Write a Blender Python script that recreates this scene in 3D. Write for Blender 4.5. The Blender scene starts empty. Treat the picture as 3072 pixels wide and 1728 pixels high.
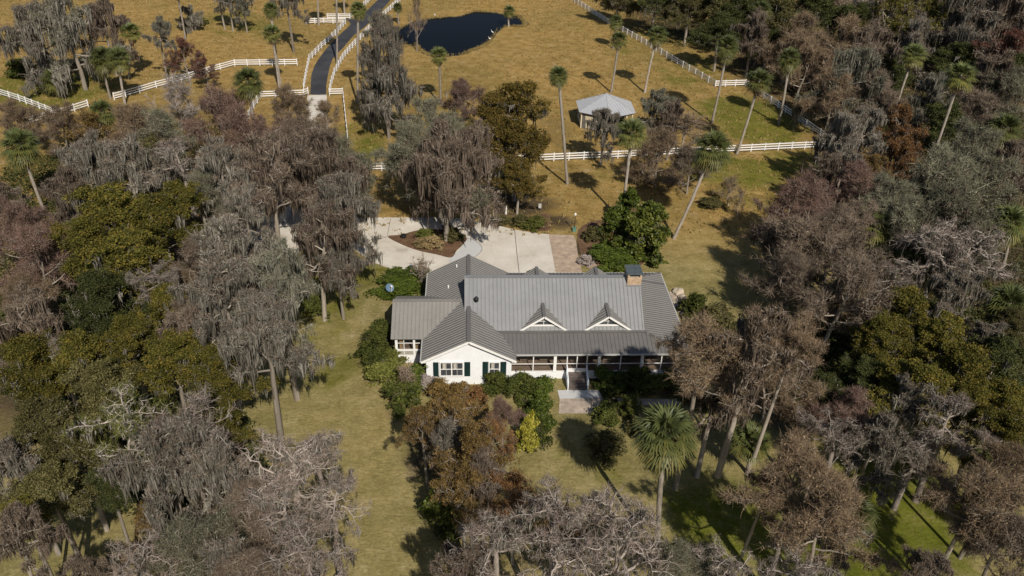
import bpy, math, random
import numpy as np
from mathutils import Matrix, Vector
from mathutils.geometry import tessellate_polygon
C = bpy.context.scene.collection
R_ = math.radians
# ------------------------------------------------------------------ camera, sky, sun
CAMH, F = 53.0, 2475.72                     # drone height in metres, focal length in photo pixels (3072 wide)
TH, RO, YA = R_(31.994), R_(1.8435), R_(3.6329)
cy_, sy_ = math.cos(YA), math.sin(YA)
fw = np.array([sy_, cy_, 0]); rr = np.array([cy_, -sy_, 0]); zz = np.array([0, 0, 1.])
dd = fw * math.cos(TH) - zz * math.sin(TH); uu = fw * math.sin(TH) + zz * math.cos(TH)
RV = rr * math.cos(RO) + uu * math.sin(RO); UV = -rr * math.sin(RO) + uu * math.cos(RO); DV = dd
cam = bpy.data.cameras.new('camera'); camo = bpy.data.objects.new('camera', cam); C.objects.link(camo)
cam.sensor_width = 36; cam.lens = 36 * F / 3072; cam.clip_start = 1; cam.clip_end = 5000
M = Matrix.Identity(4)
for i in range(3):
    M[i][0], M[i][1], M[i][2] = RV[i], UV[i], -DV[i]
M[2][3] = CAMH
camo.matrix_world = M
sc = bpy.context.scene; sc.camera = camo
sc.view_settings.view_transform = 'Standard'; sc.view_settings.look = 'None'
sc.view_settings.exposure = 0.22; sc.view_settings.gamma = 1
SUNV = Vector((0.30, -1.05, 1.0)).normalized()
w = bpy.data.worlds.new('World'); sc.world = w; w.use_nodes = True
nt = w.node_tree; bg = nt.nodes['Background']; sk = nt.nodes.new('ShaderNodeTexSky')
sk.sky_type = 'NISHITA'; sk.sun_disc = False
sk.sun_elevation = math.asin(SUNV.z); sk.sun_rotation = math.atan2(SUNV.x, SUNV.y)
nt.links.new(sk.outputs[0], bg.inputs[0]); bg.inputs[1].default_value = 0.062
sl = bpy.data.lights.new('sun', 'SUN'); so = bpy.data.objects.new('sun', sl); C.objects.link(so)
sl.energy = 4.3; sl.angle = R_(0.5); sl.color = (1, .93, .82)
so.rotation_euler = SUNV.to_track_quat('Z', 'Y').to_euler()
try:
    sc.cycles.max_bounces = 5; sc.cycles.diffuse_bounces = 2; sc.cycles.transparent_max_bounces = 6
except Exception: pass

def ray(x, y): return RV * (x - 1536) + UV * (864 - y) + DV * F
def P(x, y, z=0.):                          # photo pixel (3072 wide) -> world point at height z
    v = ray(x, y); t = (z - CAMH) / v[2]; return np.array([v[0] * t, v[1] * t, z])
def PY(x, y, Y):                            # photo pixel -> world point on the vertical plane at depth Y
    v = ray(x, y); t = Y / v[1]; return np.array([v[0] * t, Y, CAMH + v[2] * t])
K = 3072 / 2576
def G(x, y, z=0.): return P(x * K, y * K, z)
def mpp(p): return float((np.array(p) - np.array([0, 0, CAMH])) @ DV) / F * K   # metres per overview pixel there

# ------------------------------------------------------------------ bookkeeping
def tag(o, label=None, cat=None, group=None, kind=None):
    if label: o['label'] = label
    if cat: o['category'] = cat
    if group: o['group'] = group
    if kind: o['kind'] = kind
    return o
def empty(name, loc, label=None, cat=None, group=None, rz=0):
    o = bpy.data.objects.new(name, None); C.objects.link(o); o.location = loc; o.rotation_euler = (0, 0, rz)
    o.empty_display_size = .3
    return tag(o, label, cat, group)
def link(name, me, parent=None, loc=None, mat=None):
    o = bpy.data.objects.new(name, me); C.objects.link(o)
    if parent is not None: o.parent = parent
    if loc is not None: o.location = loc
    if mat is not None:
        for i, m in enumerate(mat if isinstance(mat, (list, tuple)) else [mat]):
            if i < len(o.material_slots):
                o.material_slots[i].link = 'OBJECT'; o.material_slots[i].material = m
    return o

class MB:
    """collects faces of any size; build() makes ONE mesh object"""
    def __init__(s): s.v = []; s.f = []; s.m = []; s.mi = 0
    def add(s, vs, fs):
        b = len(s.v); s.v += [tuple(map(float, q)) for q in vs]
        for f in fs: s.f.append([b + i for i in f]); s.m.append(s.mi)
    def box(s, x0, x1, y0, y1, z0, z1):
        s.add([(x0,y0,z0),(x1,y0,z0),(x1,y1,z0),(x0,y1,z0),(x0,y0,z1),(x1,y0,z1),(x1,y1,z1),(x0,y1,z1)],
              [(0,3,2,1),(4,5,6,7),(0,1,5,4),(1,2,6,5),(2,3,7,6),(3,0,4,7)])
    def bar(s, a, b, wd, h, up=(0, 0, 1)):
        a = np.array(a, float); b = np.array(b, float); d = b - a; d /= np.linalg.norm(d)
        sd = np.cross(d, up); sd /= np.linalg.norm(sd); u = np.cross(sd, d)
        vs = [p + sd * wd / 2 * i + u * h / 2 * j for p in (a, b) for i, j in ((-1,-1),(1,-1),(1,1),(-1,1))]
        s.add(vs, [(0,3,2,1),(4,5,6,7),(0,1,5,4),(1,2,6,5),(2,3,7,6),(3,0,4,7)])
    def prism(s, pts, off):                 # polygon pts extruded by vector off
        n = len(pts); pts = [np.array(p, float) for p in pts]; off = np.array(off, float)
        s.add(pts + [p + off for p in pts], [tuple(range(n)), tuple(range(2*n-1, n-1, -1))] +
              [(i, i + n, (i + 1) % n + n, (i + 1) % n) for i in range(n)])
    def cyl(s, c, r0, r1, z0, z1, n=10):
        vs = [(c[0] + r*math.cos(2*math.pi*i/n), c[1] + r*math.sin(2*math.pi*i/n), z) for r, z in ((r0, z0), (r1, z1)) for i in range(n)]
        s.add(vs, [(i, (i+1) % n, (i+1) % n + n, i + n) for i in range(n)] + [tuple(range(n-1, -1, -1)), tuple(range(n, 2*n))])
    def mesh(s, name, mats):
        me = bpy.data.meshes.new(name); me.from_pydata(s.v, [], s.f)
        for m in (mats if isinstance(mats, (list, tuple)) else [mats]): me.materials.append(m)
        me.polygons.foreach_set('material_index', s.m); me.update(); return me
    def build(s, name, mats, parent=None, loc=None): return link(name, s.mesh(name, mats), parent, loc)

def qmesh(name, V, Q, mat, v=None, smooth=False):
    """numpy quads mesh, v = per-face tint value 0..1"""
    me = bpy.data.meshes.new(name); n = len(V); q = len(Q)
    me.vertices.add(n); me.vertices.foreach_set('co', np.asarray(V, np.float32).ravel())
    me.loops.add(q * 4); me.loops.foreach_set('vertex_index', np.asarray(Q, np.int32).ravel())
    me.polygons.add(q); me.polygons.foreach_set('loop_start', np.arange(0, 4 * q, 4, dtype=np.int32))
    me.polygons.foreach_set('loop_total', np.full(q, 4, np.int32))
    if smooth: me.polygons.foreach_set('use_smooth', np.ones(q, bool))
    me.update(calc_edges=True)
    a = me.attributes.new('tint', 'FLOAT', 'FACE')
    a.data.foreach_set('value', np.asarray(v if v is not None else np.full(q, .5), np.float32))
    me.materials.append(mat); return me

# ------------------------------------------------------------------ materials
def new_mat(name):
    m = bpy.data.materials.new(name); m.use_nodes = True
    return m, m.node_tree, m.node_tree.nodes['Principled BSDF']
def ramp(nt, pts):
    r = nt.nodes.new('ShaderNodeValToRGB'); e = r.color_ramp.elements
    while len(e) < len(pts): e.new(.5)
    for i, (p, c) in enumerate(pts): e[i].position = p; e[i].color = (*c, 1)
    return r
def plain(name, col, rough=.7, metal=0, var=.12, scale=1.5, spec=.3, bump=0., bscale=20., obj=True):
    m, nt, b = new_mat(name); b.inputs['Roughness'].default_value = rough; b.inputs['Metallic'].default_value = metal
    b.inputs['Specular IOR Level'].default_value = spec
    tc = nt.nodes.new('ShaderNodeTexCoord'); n = nt.nodes.new('ShaderNodeTexNoise'); n.inputs['Scale'].default_value = scale
    n.inputs['Detail'].default_value = 6; n.inputs['Roughness'].default_value = .65
    nt.links.new(tc.outputs['Object'], n.inputs[0])
    r = ramp(nt, [(.3, [c * (1 - var) for c in col]), (.7, [min(1, c * (1 + var)) for c in col])])
    nt.links.new(n.outputs[0], r.inputs[0]); nt.links.new(r.outputs[0], b.inputs['Base Color'])
    if bump:
        n2 = nt.nodes.new('ShaderNodeTexNoise'); n2.inputs['Scale'].default_value = bscale; n2.inputs['Detail'].default_value = 4
        nt.links.new(tc.outputs['Object'], n2.inputs[0]); bp = nt.nodes.new('ShaderNodeBump')
        bp.inputs['Strength'].default_value = bump; bp.inputs['Distance'].default_value = .05
        nt.links.new(n2.outputs[0], bp.inputs['Height']); nt.links.new(bp.outputs[0], b.inputs['Normal'])
    return m
def foliage(name, cols, trans=.0, rough=.75, obvar=.25, spec=.1):
    """cols: dark .. light real hues of the leaves, picked by the face tint, shifted a little per tree"""
    m, nt, b = new_mat(name); b.inputs['Roughness'].default_value = rough; b.inputs['Specular IOR Level'].default_value = spec
    at = nt.nodes.new('ShaderNodeAttribute'); at.attribute_name = 'tint'
    n = len(cols); r = ramp(nt, [(i / (n - 1), c) for i, c in enumerate(cols)])
    nt.links.new(at.outputs['Fac'], r.inputs[0])
    oi = nt.nodes.new('ShaderNodeObjectInfo'); mr = nt.nodes.new('ShaderNodeMapRange')
    mr.inputs['To Min'].default_value = 1 - obvar; mr.inputs['To Max'].default_value = 1 + obvar
    nt.links.new(oi.outputs['Random'], mr.inputs['Value'])
    hs = nt.nodes.new('ShaderNodeHueSaturation'); nt.links.new(r.outputs[0], hs.inputs['Color']); nt.links.new(mr.outputs[0], hs.inputs['Value'])
    nt.links.new(hs.outputs[0], b.inputs['Base Color'])
    if trans:
        t = nt.nodes.new('ShaderNodeBsdfTranslucent'); nt.links.new(hs.outputs[0], t.inputs[0])
        mx = nt.nodes.new('ShaderNodeMixShader'); mx.inputs[0].default_value = trans
        nt.links.new(b.outputs[0], mx.inputs[1]); nt.links.new(t.outputs[0], mx.inputs[2])
        nt.links.new(mx.outputs[0], nt.nodes['Material Output'].inputs[0])
    return m
MAT = dict(
    moss=foliage('moss_grey', [(.05,.045,.035),(.147,.134,.109),(.255,.236,.20)], .08),
    mossb=foliage('moss_brown', [(.05,.037,.027),(.135,.103,.078),(.225,.18,.142)], .08),
    bark=foliage('bark_grey', [(.15,.128,.10),(.26,.225,.185),(.37,.33,.28)]),
    barkp=foliage('bark_pale', [(.20,.165,.14),(.31,.265,.23),(.43,.38,.335)]),
    barkd=foliage('bark_dark', [(.07,.055,.045),(.12,.10,.08),(.18,.15,.12)]),
    twig=foliage('twig_mauve', [(.088,.064,.045),(.16,.122,.088),(.255,.205,.155)], .05),
    twigr=foliage('twig_red', [(.098,.06,.046),(.16,.10,.078),(.235,.16,.128)], .05),
    twigb=foliage('twig_brown', [(.12,.082,.05),(.19,.135,.085),(.26,.195,.12)], .05),
    oakb=foliage('leaf_brown_olive', [(.035,.029,.009),(.085,.066,.016),(.145,.105,.025),(.19,.13,.035)], .2),
    twigo=foliage('twig_lichen_green', [(.072,.07,.042),(.145,.14,.09),(.25,.242,.175)], .05),
    mosso=foliage('moss_greenish', [(.07,.068,.05),(.135,.13,.098),(.21,.20,.16)], .1),
    twigl=foliage('twig_pinkish_grey', [(.125,.092,.072),(.20,.155,.128),(.31,.25,.215)], .05),
    twigp=foliage('twig_pale', [(.22,.18,.16),(.32,.275,.245),(.42,.37,.335)], .05),
    oak=foliage('leaf_olive', [(.028,.032,.009),(.075,.074,.015),(.125,.11,.022),(.19,.14,.03)], .2),
    oakg=foliage('leaf_grey_green', [(.035,.034,.012),(.095,.086,.031),(.165,.145,.06)], .2),
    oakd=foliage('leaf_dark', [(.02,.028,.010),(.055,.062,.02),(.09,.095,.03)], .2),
    rust=foliage('leaf_rust', [(.08,.045,.02),(.165,.085,.034),(.245,.135,.055)], .2),
    maroon=foliage('leaf_maroon', [(.055,.025,.018),(.105,.045,.034),(.16,.08,.055)], .15),
    orange=foliage('leaf_rust_olive', [(.07,.052,.018),(.16,.106,.036),(.25,.155,.055)], .2),
    palm=foliage('palm_leaf', [(.17,.14,.035),(.105,.108,.028),(.07,.085,.026),(.12,.138,.046)], .15, rough=.5, spec=.35),
    palmy=foliage('palm_leaf_yellow', [(.12,.115,.02),(.20,.17,.035),(.27,.22,.06)], .2, rough=.55, spec=.3),
    palmd=foliage('palm_leaf_dead', [(.14,.09,.05),(.24,.165,.095),(.34,.25,.16)], .1),
    green=foliage('leaf_bright', [(.03,.048,.007),(.075,.105,.013),(.14,.17,.026)], .2, rough=.5, spec=.3),
    greend=foliage('leaf_shrub_dark', [(.026,.034,.009),(.066,.078,.017),(.12,.13,.03)], .2),
    magn=foliage('leaf_magnolia', [(.02,.03,.008),(.075,.09,.014),(.155,.165,.028)], .12, rough=.5, spec=.25),
    yellow=foliage('leaf_yellow', [(.16,.17,.02),(.42,.38,.05),(.62,.55,.13)], .25),
    lime=foliage('leaf_lime', [(.06,.07,.015),(.12,.13,.03),(.19,.19,.05)], .25),
    tuft=foliage('dry_pasture_grass', [(.15,.115,.045),(.26,.19,.07),(.38,.285,.12)], .1, obvar=0),
    tan=foliage('grass_tan', [(.16,.11,.05),(.26,.19,.09),(.36,.28,.15)], .1),
)
WHITE = plain('white_paint', (.74, .73, .70), .55, var=.05, scale=3)
WALLM = plain('white_stucco_wall', (.745, .755, .765), .8, var=.05, scale=1.2, bump=.15, bscale=60)
GUT = plain('painted_gutter', (.42, .42, .40), .5, var=.06)
SHUT = plain('dark_green_shutter_paint', (.010, .027, .025), .5)
GLASS = plain('dark_window_glass', (.05, .055, .06), .06, var=.5, scale=1.3, spec=.6)
CURT = plain('curtain_cloth', (.42, .39, .33), .9)
DARK = plain('dark_interior', (.02, .018, .016), .9)
WOOD = plain('weathered_deck_boards', (.125, .10, .09), .8, var=.25, scale=4)
PFLOOR = plain('porch_floor_boards', (.25, .18, .13), .7, var=.2, scale=2)
WICK = plain('wicker', (.26, .20, .145), .8, var=.3, scale=30)
CUSH = plain('seat_cushion', (.16, .13, .10), .9)
PANELM = plain('tan_siding', (.33, .31, .27), .7)
LIGHTM = plain('grey_white_metal', (.34, .35, .37), .45, var=.04)
CREAM = plain('cream_paint', (.55, .48, .33), .7)
SHED = plain('weathered_grey_boards', (.13, .12, .11), .85, var=.3, scale=3)
CAPM = plain('slate_cap_metal', (.075, .09, .095), .5, var=.25, scale=3)
BLUE = plain('blue_grey_dish', (.10, .16, .24), .45)
GREENP = plain('green_utility_box', (.10, .20, .15), .6)
BLACK = plain('black_iron', (.015, .014, .014), .6)
EGRET = plain('white_feathers', (.75, .74, .70), .8)
ORANGE = plain('bird_beak', (.5, .25, .05), .6)
ROCK = plain('pale_rock', (.42, .35, .27), .9, var=.25, scale=4, bump=.4)

def roof_mat(name, col):
    m, nt, b = new_mat(name); b.inputs['Roughness'].default_value = .42; b.inputs['Metallic'].default_value = .15
    b.inputs['Specular IOR Level'].default_value = .4
    tc = nt.nodes.new('ShaderNodeTexCoord')
    n = nt.nodes.new('ShaderNodeTexNoise'); n.inputs['Scale'].default_value = .6; n.inputs['Detail'].default_value = 8; n.inputs['Roughness'].default_value = .7
    nt.links.new(tc.outputs['Object'], n.inputs[0])
    r = ramp(nt, [(.25, [c * .84 for c in col]), (.55, col), (.8, [c * 1.12 for c in col])]); nt.links.new(n.outputs[0], r.inputs[0])
    v = nt.nodes.new('ShaderNodeTexVoronoi'); v.inputs['Scale'].default_value = .9; nt.links.new(tc.outputs['Object'], v.inputs[0])
    r2 = ramp(nt, [(.02, (.45, .42, .40)), (.06, (1, 1, 1))]); nt.links.new(v.outputs['Distance'], r2.inputs[0])
    mx = nt.nodes.new('ShaderNodeMix'); mx.data_type = 'RGBA'; mx.blend_type = 'MULTIPLY'; mx.inputs[0].default_value = .5
    nt.links.new(r.outputs[0], mx.inputs[6]); nt.links.new(r2.outputs[0], mx.inputs[7])
    nt.links.new(mx.outputs[2], b.inputs['Base Color']); return m
ROOF = roof_mat('standing_seam_grey_metal', (.235, .237, .24))
ROOF2 = roof_mat('standing_seam_weathered_metal', (.15, .142, .134))

def brick_mat(name, c1, c2, mortar, bw, bh, scale=1., rot=0):
    m, nt, b = new_mat(name); b.inputs['Roughness'].default_value = .85
    tc = nt.nodes.new('ShaderNodeTexCoord'); mp = nt.nodes.new('ShaderNodeMapping'); mp.inputs['Rotation'].default_value = rot if isinstance(rot, tuple) else (0, 0, rot)
    bt = nt.nodes.new('ShaderNodeTexBrick'); bt.inputs['Color1'].default_value = (*c1, 1); bt.inputs['Color2'].default_value = (*c2, 1)
    bt.inputs['Mortar'].default_value = (*mortar, 1); bt.inputs['Scale'].default_value = scale; bt.inputs['Brick Width'].default_value = bw
    bt.inputs['Row Height'].default_value = bh; bt.inputs['Mortar Size'].default_value = .012
    nt.links.new(tc.outputs['Object'], mp.inputs[0]); nt.links.new(mp.outputs[0], bt.inputs[0])
    n = nt.nodes.new('ShaderNodeTexNoise'); n.inputs['Scale'].default_value = 1.3; n.inputs['Detail'].default_value = 6; nt.links.new(tc.outputs['Object'], n.inputs[0])
    r = ramp(nt, [(.3, (.72, .72, .72)), (.7, (1.15, 1.12, 1.1))]); nt.links.new(n.outputs[0], r.inputs[0])
    mx = nt.nodes.new('ShaderNodeMix'); mx.data_type = 'RGBA'; mx.blend_type = 'MULTIPLY'; mx.inputs[0].default_value = 1
    nt.links.new(bt.outputs[0], mx.inputs[6]); nt.links.new(r.outputs[0], mx.inputs[7]); nt.links.new(mx.outputs[2], b.inputs['Base Color']); return m
PAVER = brick_mat('tan_brick_pavers', (.45, .35, .26), (.35, .26, .19), (.30, .24, .19), .42, .2)
BRICK = brick_mat('tan_chimney_brick', (.50, .36, .22), (.38, .25, .15), (.42, .35, .27), .42, .14, rot=(R_(90), 0, 0))
FLAG = brick_mat('tan_flagstone', (.42, .35, .28), (.34, .28, .22), (.25, .21, .17), .6, .35)
PAVER2 = brick_mat('pinkish_brick_path', (.40, .29, .22), (.32, .23, .18), (.27, .21, .17), .4, .2)

def surf_mat(name, cols, scale=.25, fine=6., rough=.85, bump=.1, finev=.12, spec=.2):
    m, nt, b = new_mat(name); b.inputs['Roughness'].default_value = rough; b.inputs['Specular IOR Level'].default_value = spec
    tc = nt.nodes.new('ShaderNodeTexCoord')
    n = nt.nodes.new('ShaderNodeTexNoise'); n.inputs['Scale'].default_value = scale; n.inputs['Detail'].default_value = 9; n.inputs['Roughness'].default_value = .62
    nt.links.new(tc.outputs['Object'], n.inputs[0]); k = len(cols)
    r = ramp(nt, [(.3 + .4 * i / (k - 1), c) for i, c in enumerate(cols)]); nt.links.new(n.outputs[0], r.inputs[0])
    n2 = nt.nodes.new('ShaderNodeTexNoise'); n2.inputs['Scale'].default_value = fine; n2.inputs['Detail'].default_value = 3; nt.links.new(tc.outputs['Object'], n2.inputs[0])
    r2 = ramp(nt, [(.3, (1 - finev,) * 3), (.7, (1 + finev,) * 3)]); nt.links.new(n2.outputs[0], r2.inputs[0])
    mx = nt.nodes.new('ShaderNodeMix'); mx.data_type = 'RGBA'; mx.blend_type = 'MULTIPLY'; mx.inputs[0].default_value = 1
    nt.links.new(r.outputs[0], mx.inputs[6]); nt.links.new(r2.outputs[0], mx.inputs[7]); nt.links.new(mx.outputs[2], b.inputs['Base Color'])
    bp = nt.nodes.new('ShaderNodeBump'); bp.inputs['Strength'].default_value = bump; bp.inputs['Distance'].default_value = .1
    nt.links.new(n2.outputs[0], bp.inputs['Height']); nt.links.new(bp.outputs[0], b.inputs['Normal']); return m
CONC = surf_mat('pale_concrete', [(.38,.34,.285),(.50,.455,.39),(.55,.51,.445),(.62,.575,.505)], .3, 5, bump=.03, finev=.05)
CONC2 = surf_mat('newer_grey_concrete', [(.42,.42,.415),(.49,.49,.48)], .3, 5, bump=.03, finev=.04)
ASPH = surf_mat('asphalt', [(.030,.031,.036),(.045,.046,.052),(.062,.062,.068)], .2, 12, bump=.05)
MULCH = surf_mat('reddish_mulch', [(.07,.04,.024),(.12,.07,.04),(.18,.11,.065)], .8, 5, bump=.5, finev=.35)
SEAM = plain('joint_sealant', (.12, .11, .10), .9)
MUD = surf_mat('wet_bank_mud', [(.05,.04,.022),(.10,.08,.04)], .8, 5)

# ground ------------------------------------------------------------------------------
def ground_mat():
    m, nt, b = new_mat('grass_ground'); b.inputs['Roughness'].default_value = .95; b.inputs['Specular IOR Level'].default_value = .05
    L = nt.links.new; tc = nt.nodes.new('ShaderNodeTexCoord')
    def noise(s, d=6, r=.6, dist=0, stretch=None):
        n = nt.nodes.new('ShaderNodeTexNoise'); n.inputs['Scale'].default_value = s; n.inputs['Detail'].default_value = d; n.inputs['Roughness'].default_value = r
        n.inputs['Distortion'].default_value = dist
        if stretch:
            mp = nt.nodes.new('ShaderNodeMapping'); mp.inputs['Scale'].default_value = stretch; L(tc.outputs['Object'], mp.inputs[0]); L(mp.outputs[0], n.inputs[0])
        else: L(tc.outputs['Object'], n.inputs[0])
        return n.outputs[0]
    def rp(src, pts): r = ramp(nt, pts); L(src, r.inputs[0]); return r.outputs[0]
    def mix(f, a, c, mode='MIX'):
        x = nt.nodes.new('ShaderNodeMix'); x.data_type = 'RGBA'; x.blend_type = mode
        if isinstance(f, float): x.inputs[0].default_value = f
        else: L(f, x.inputs[0])
        L(a, x.inputs[6]); L(c, x.inputs[7]); return x.outputs[2]
    def math_(op, a, c):
        x = nt.nodes.new('ShaderNodeMath'); x.operation = op
        for i, q in enumerate((a, c)):
            if isinstance(q, (int, float)): x.inputs[i].default_value = q
            else: L(q, x.inputs[i])
        return x.outputs[0]
    at = nt.nodes.new('ShaderNodeAttribute'); at.attribute_name = 'zones'; sp = nt.nodes.new('ShaderNodeSeparateColor'); L(at.outputs['Color'], sp.inputs[0])
    big = noise(.06, 8, .65, .6); mid = noise(.45, 8, .7); fine = noise(3.2, 5, .75); tuft = noise(1.1, 6, .8, 1.2, (1, 2.4, 1))
    straw = rp(mid, [(.28, (.20,.128,.042)), (.5, (.31,.208,.072)), (.74, (.42,.30,.13))])
    tan = rp(mid, [(.25, (.175,.15,.058)), (.5, (.265,.22,.092)), (.75, (.375,.31,.155))])
    green = rp(mid, [(.25, (.085,.088,.016)), (.5, (.15,.142,.028)), (.78, (.215,.19,.05))])
    lush = rp(mid, [(.25, (.075,.085,.012)), (.5, (.13,.14,.02)), (.78, (.20,.19,.04))])
    litter = rp(mid, [(.25, (.045,.034,.02)), (.5, (.085,.062,.036)), (.78, (.15,.11,.065))])
    base = mix(sp.outputs[1], straw, tan)                       # G: tended lawn instead of pasture
    patch = noise(.22, 8, .75, .8)
    gm = math_('ADD', math_('ADD', math_('MULTIPLY', sp.outputs[0], .95), math_('MULTIPLY', math_('SUBTRACT', big, .5), 1.6)), math_('MULTIPLY', math_('SUBTRACT', patch, .5), 1.5))
    gmask = rp(gm, [(.28, (0,0,0)), (.72, (1,1,1))])
    base = mix(gmask, base, green)
    lm = math_('ADD', math_('MULTIPLY', at.outputs['Alpha'], .9), math_('MULTIPLY', math_('SUBTRACT', patch, .5), 2.2))
    base = mix(rp(lm, [(.3, (0,0,0)), (.85, (1,1,1))]), base, lush)
    bm = math_('ADD', sp.outputs[2], math_('MULTIPLY', math_('SUBTRACT', mid, .5), .9))
    base = mix(rp(bm, [(.35, (0,0,0)), (.75, (1,1,1))]), base, litter)
    base = mix(rp(math_('ADD', noise(.12, 7, .7, 1.5), math_('MULTIPLY', math_('SUBTRACT', mid, .5), .6)), [(.60, (0,0,0)), (.78, (.55,.55,.55))]), base, rp(mid, [(.3, (.24,.17,.10)), (.7, (.42,.34,.24))]))
    base = mix(1., base, rp(fine, [(.25, (.62,.62,.60)), (.55, (1.0,1.0,1.0)), (.8, (1.32,1.3,1.25))]), 'MULTIPLY')
    base = mix(1., base, rp(tuft, [(.3, (.74,.72,.68)), (.55, (1.02,1.02,1.02)), (.8, (1.2,1.18,1.1))]), 'MULTIPLY')
    base = mix(1., base, rp(noise(.035, 5, .6, .5), [(.3, (.80,.84,.80)), (.5, (1,1,1)), (.72, (1.16,1.10,1.04))]), 'MULTIPLY')
    base = mix(1., base, rp(noise(.16, 7, .75, 1.), [(.3, (.78,.82,.74)), (.5, (1,1,1)), (.75, (1.14,1.1,1.08))]), 'MULTIPLY')
    L(base, b.inputs['Base Color'])
    bp = nt.nodes.new('ShaderNodeBump'); bp.inputs['Strength'].default_value = .55; bp.inputs['Distance'].default_value = .25
    L(math_('ADD', math_('MULTIPLY', fine, .6), tuft), bp.inputs['Height']); L(bp.outputs[0], b.inputs['Normal'])
    return m
# (x, y, rx, ry, strength) in overview pixels: greener grass / lawn / litter / lush
GREEN = [(600,55,170,35,.5),(120,225,200,60,.75),(1750,190,130,60,.5),(1900,300,150,60,.95),(1650,140,60,60,.4),(1850,430,170,40,.8),(1560,430,90,30,.45),
         (930,370,50,40,.9),(1640,120,120,50,.4),(1380,60,120,40,.25),(810,800,90,140,.6),(780,720,80,60,.75),(900,690,80,40,.6),(830,930,90,60,.45),(1900,480,120,60,.5),(1720,520,60,60,.4),(2300,480,400,150,.5),(1450,1130,110,60,.45),(1530,1200,60,40,.6),(1940,960,60,40,.7),(900,330,60,60,.5),(1500,320,60,60,.2)]
LAWN = [(1288,1100,1500,700,1),(900,800,400,300,1),(1700,600,500,160,1)]
LUSH = [(1850,1330,200,150,.9),(2250,1290,230,180,1.0),(2150,1420,260,100,1.0),(1700,1190,60,70,.5),(1970,300,60,50,.35),(920,365,35,35,.4)]
LITTER = [(2250,250,380,260,1),(2350,30,330,60,1),(2560,200,80,200,1),(2450,600,300,300,.9),(2350,900,330,170,1),(2050,1030,200,90,.9),(1850,60,280,60,1),(500,450,420,120,.55),(250,800,380,350,.9),(1250,515,180,40,.8),
          (1600,560,80,70,.7),(1480,625,40,30,1),(1110,600,90,40,.8),(1150,1130,150,130,.8),(1300,1330,250,120,.55),(905,1175,30,16,.42),(760,560,110,90,.8),(450,1300,260,120,.35),(1480,500,60,40,.3),
          (1700,1000,60,30,.7),(1400,560,60,20,.8),(450,330,250,100,.45),(1400,330,50,60,.45),(1000,1000,60,90,.5),(1100,940,60,50,.8),(1600,960,200,40,.8)]
def zone(X, Y, L):
    out = np.zeros_like(X)
    for x, y, rx, ry, s in L:
        c = G(x, y); a = G(x, y - ry); b = G(x, min(y + ry, 1700)); rX = rx * mpp(c); rY = max((a[1] - b[1]) / 2, 1); cY = (a[1] + b[1]) / 2
        d = np.sqrt(((X - c[0]) / rX) ** 2 + ((Y - cY) / rY) ** 2)
        out = np.maximum(out, s * np.clip((1.25 - d) / .6, 0, 1))
    return out
def ground():
    xs = np.concatenate([[-2500, -900, -400], np.arange(-230, 231, 1.6), [400, 900, 2500]])
    ys = np.concatenate([[-600, -150], np.arange(-20, 330, 1.6), [400, 900, 2500]])
    X, Y = np.meshgrid(xs, ys); nx, ny = len(xs), len(ys)
    V = np.stack([X.ravel(), Y.ravel(), np.zeros(X.size)], 1)
    i = np.arange(nx * ny).reshape(ny, nx); Q = np.stack([i[:-1, :-1], i[:-1, 1:], i[1:, 1:], i[1:, :-1]], -1).reshape(-1, 4)
    me = qmesh('ground', V, Q, ground_mat())
    a = me.attributes.new('zones', 'FLOAT_COLOR', 'POINT')
    col = np.stack([zone(V[:, 0], V[:, 1], GREEN), np.clip((104 - V[:, 1]) / 14, 0, 1), zone(V[:, 0], V[:, 1], LITTER), zone(V[:, 0], V[:, 1], LUSH)], 1)
    a.data.foreach_set('color', col.astype(np.float32).ravel())
    tag(link('ground', me), kind='structure')
ground()
def sheet(name, pts, z, mat, kind='structure', world=False, thick=0.0, **kw):
    w3 = [Vector((p[0], p[1], z)) if world else Vector(P(p[0], p[1], 0) * np.array([1, 1, 0]) + np.array([0, 0, z])) for p in pts]
    mb = MB(); tris = tessellate_polygon([w3])
    def up(t):
        a, b, c = (w3[i] for i in t); return t if (b - a).cross(c - a).z > 0 else t[::-1]
    mb.add([tuple(p) for p in w3], [up(t) for t in tris])
    if thick:
        n = len(w3); mb.add([tuple(p) for p in w3] + [(p.x, p.y, z - thick) for p in w3], [(i, i + n, (i + 1) % n + n, (i + 1) % n) for i in range(n)])
    return tag(mb.build(name, mat), kind=kind, **kw)
def smooth(pts, n=5):                        # closed Catmull-Rom
    p = np.array(pts, float); out = []
    for i in range(len(p)):
        a, b, c, d = p[i - 1], p[i], p[(i + 1) % len(p)], p[(i + 2) % len(p)]
        for t in np.arange(n) / n:
            out.append(.5 * ((2*b) + (-a + c)*t + (2*a - 5*b + 4*c - d)*t*t + (-a + 3*b - 3*c + d)*t**3))
    return out
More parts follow.
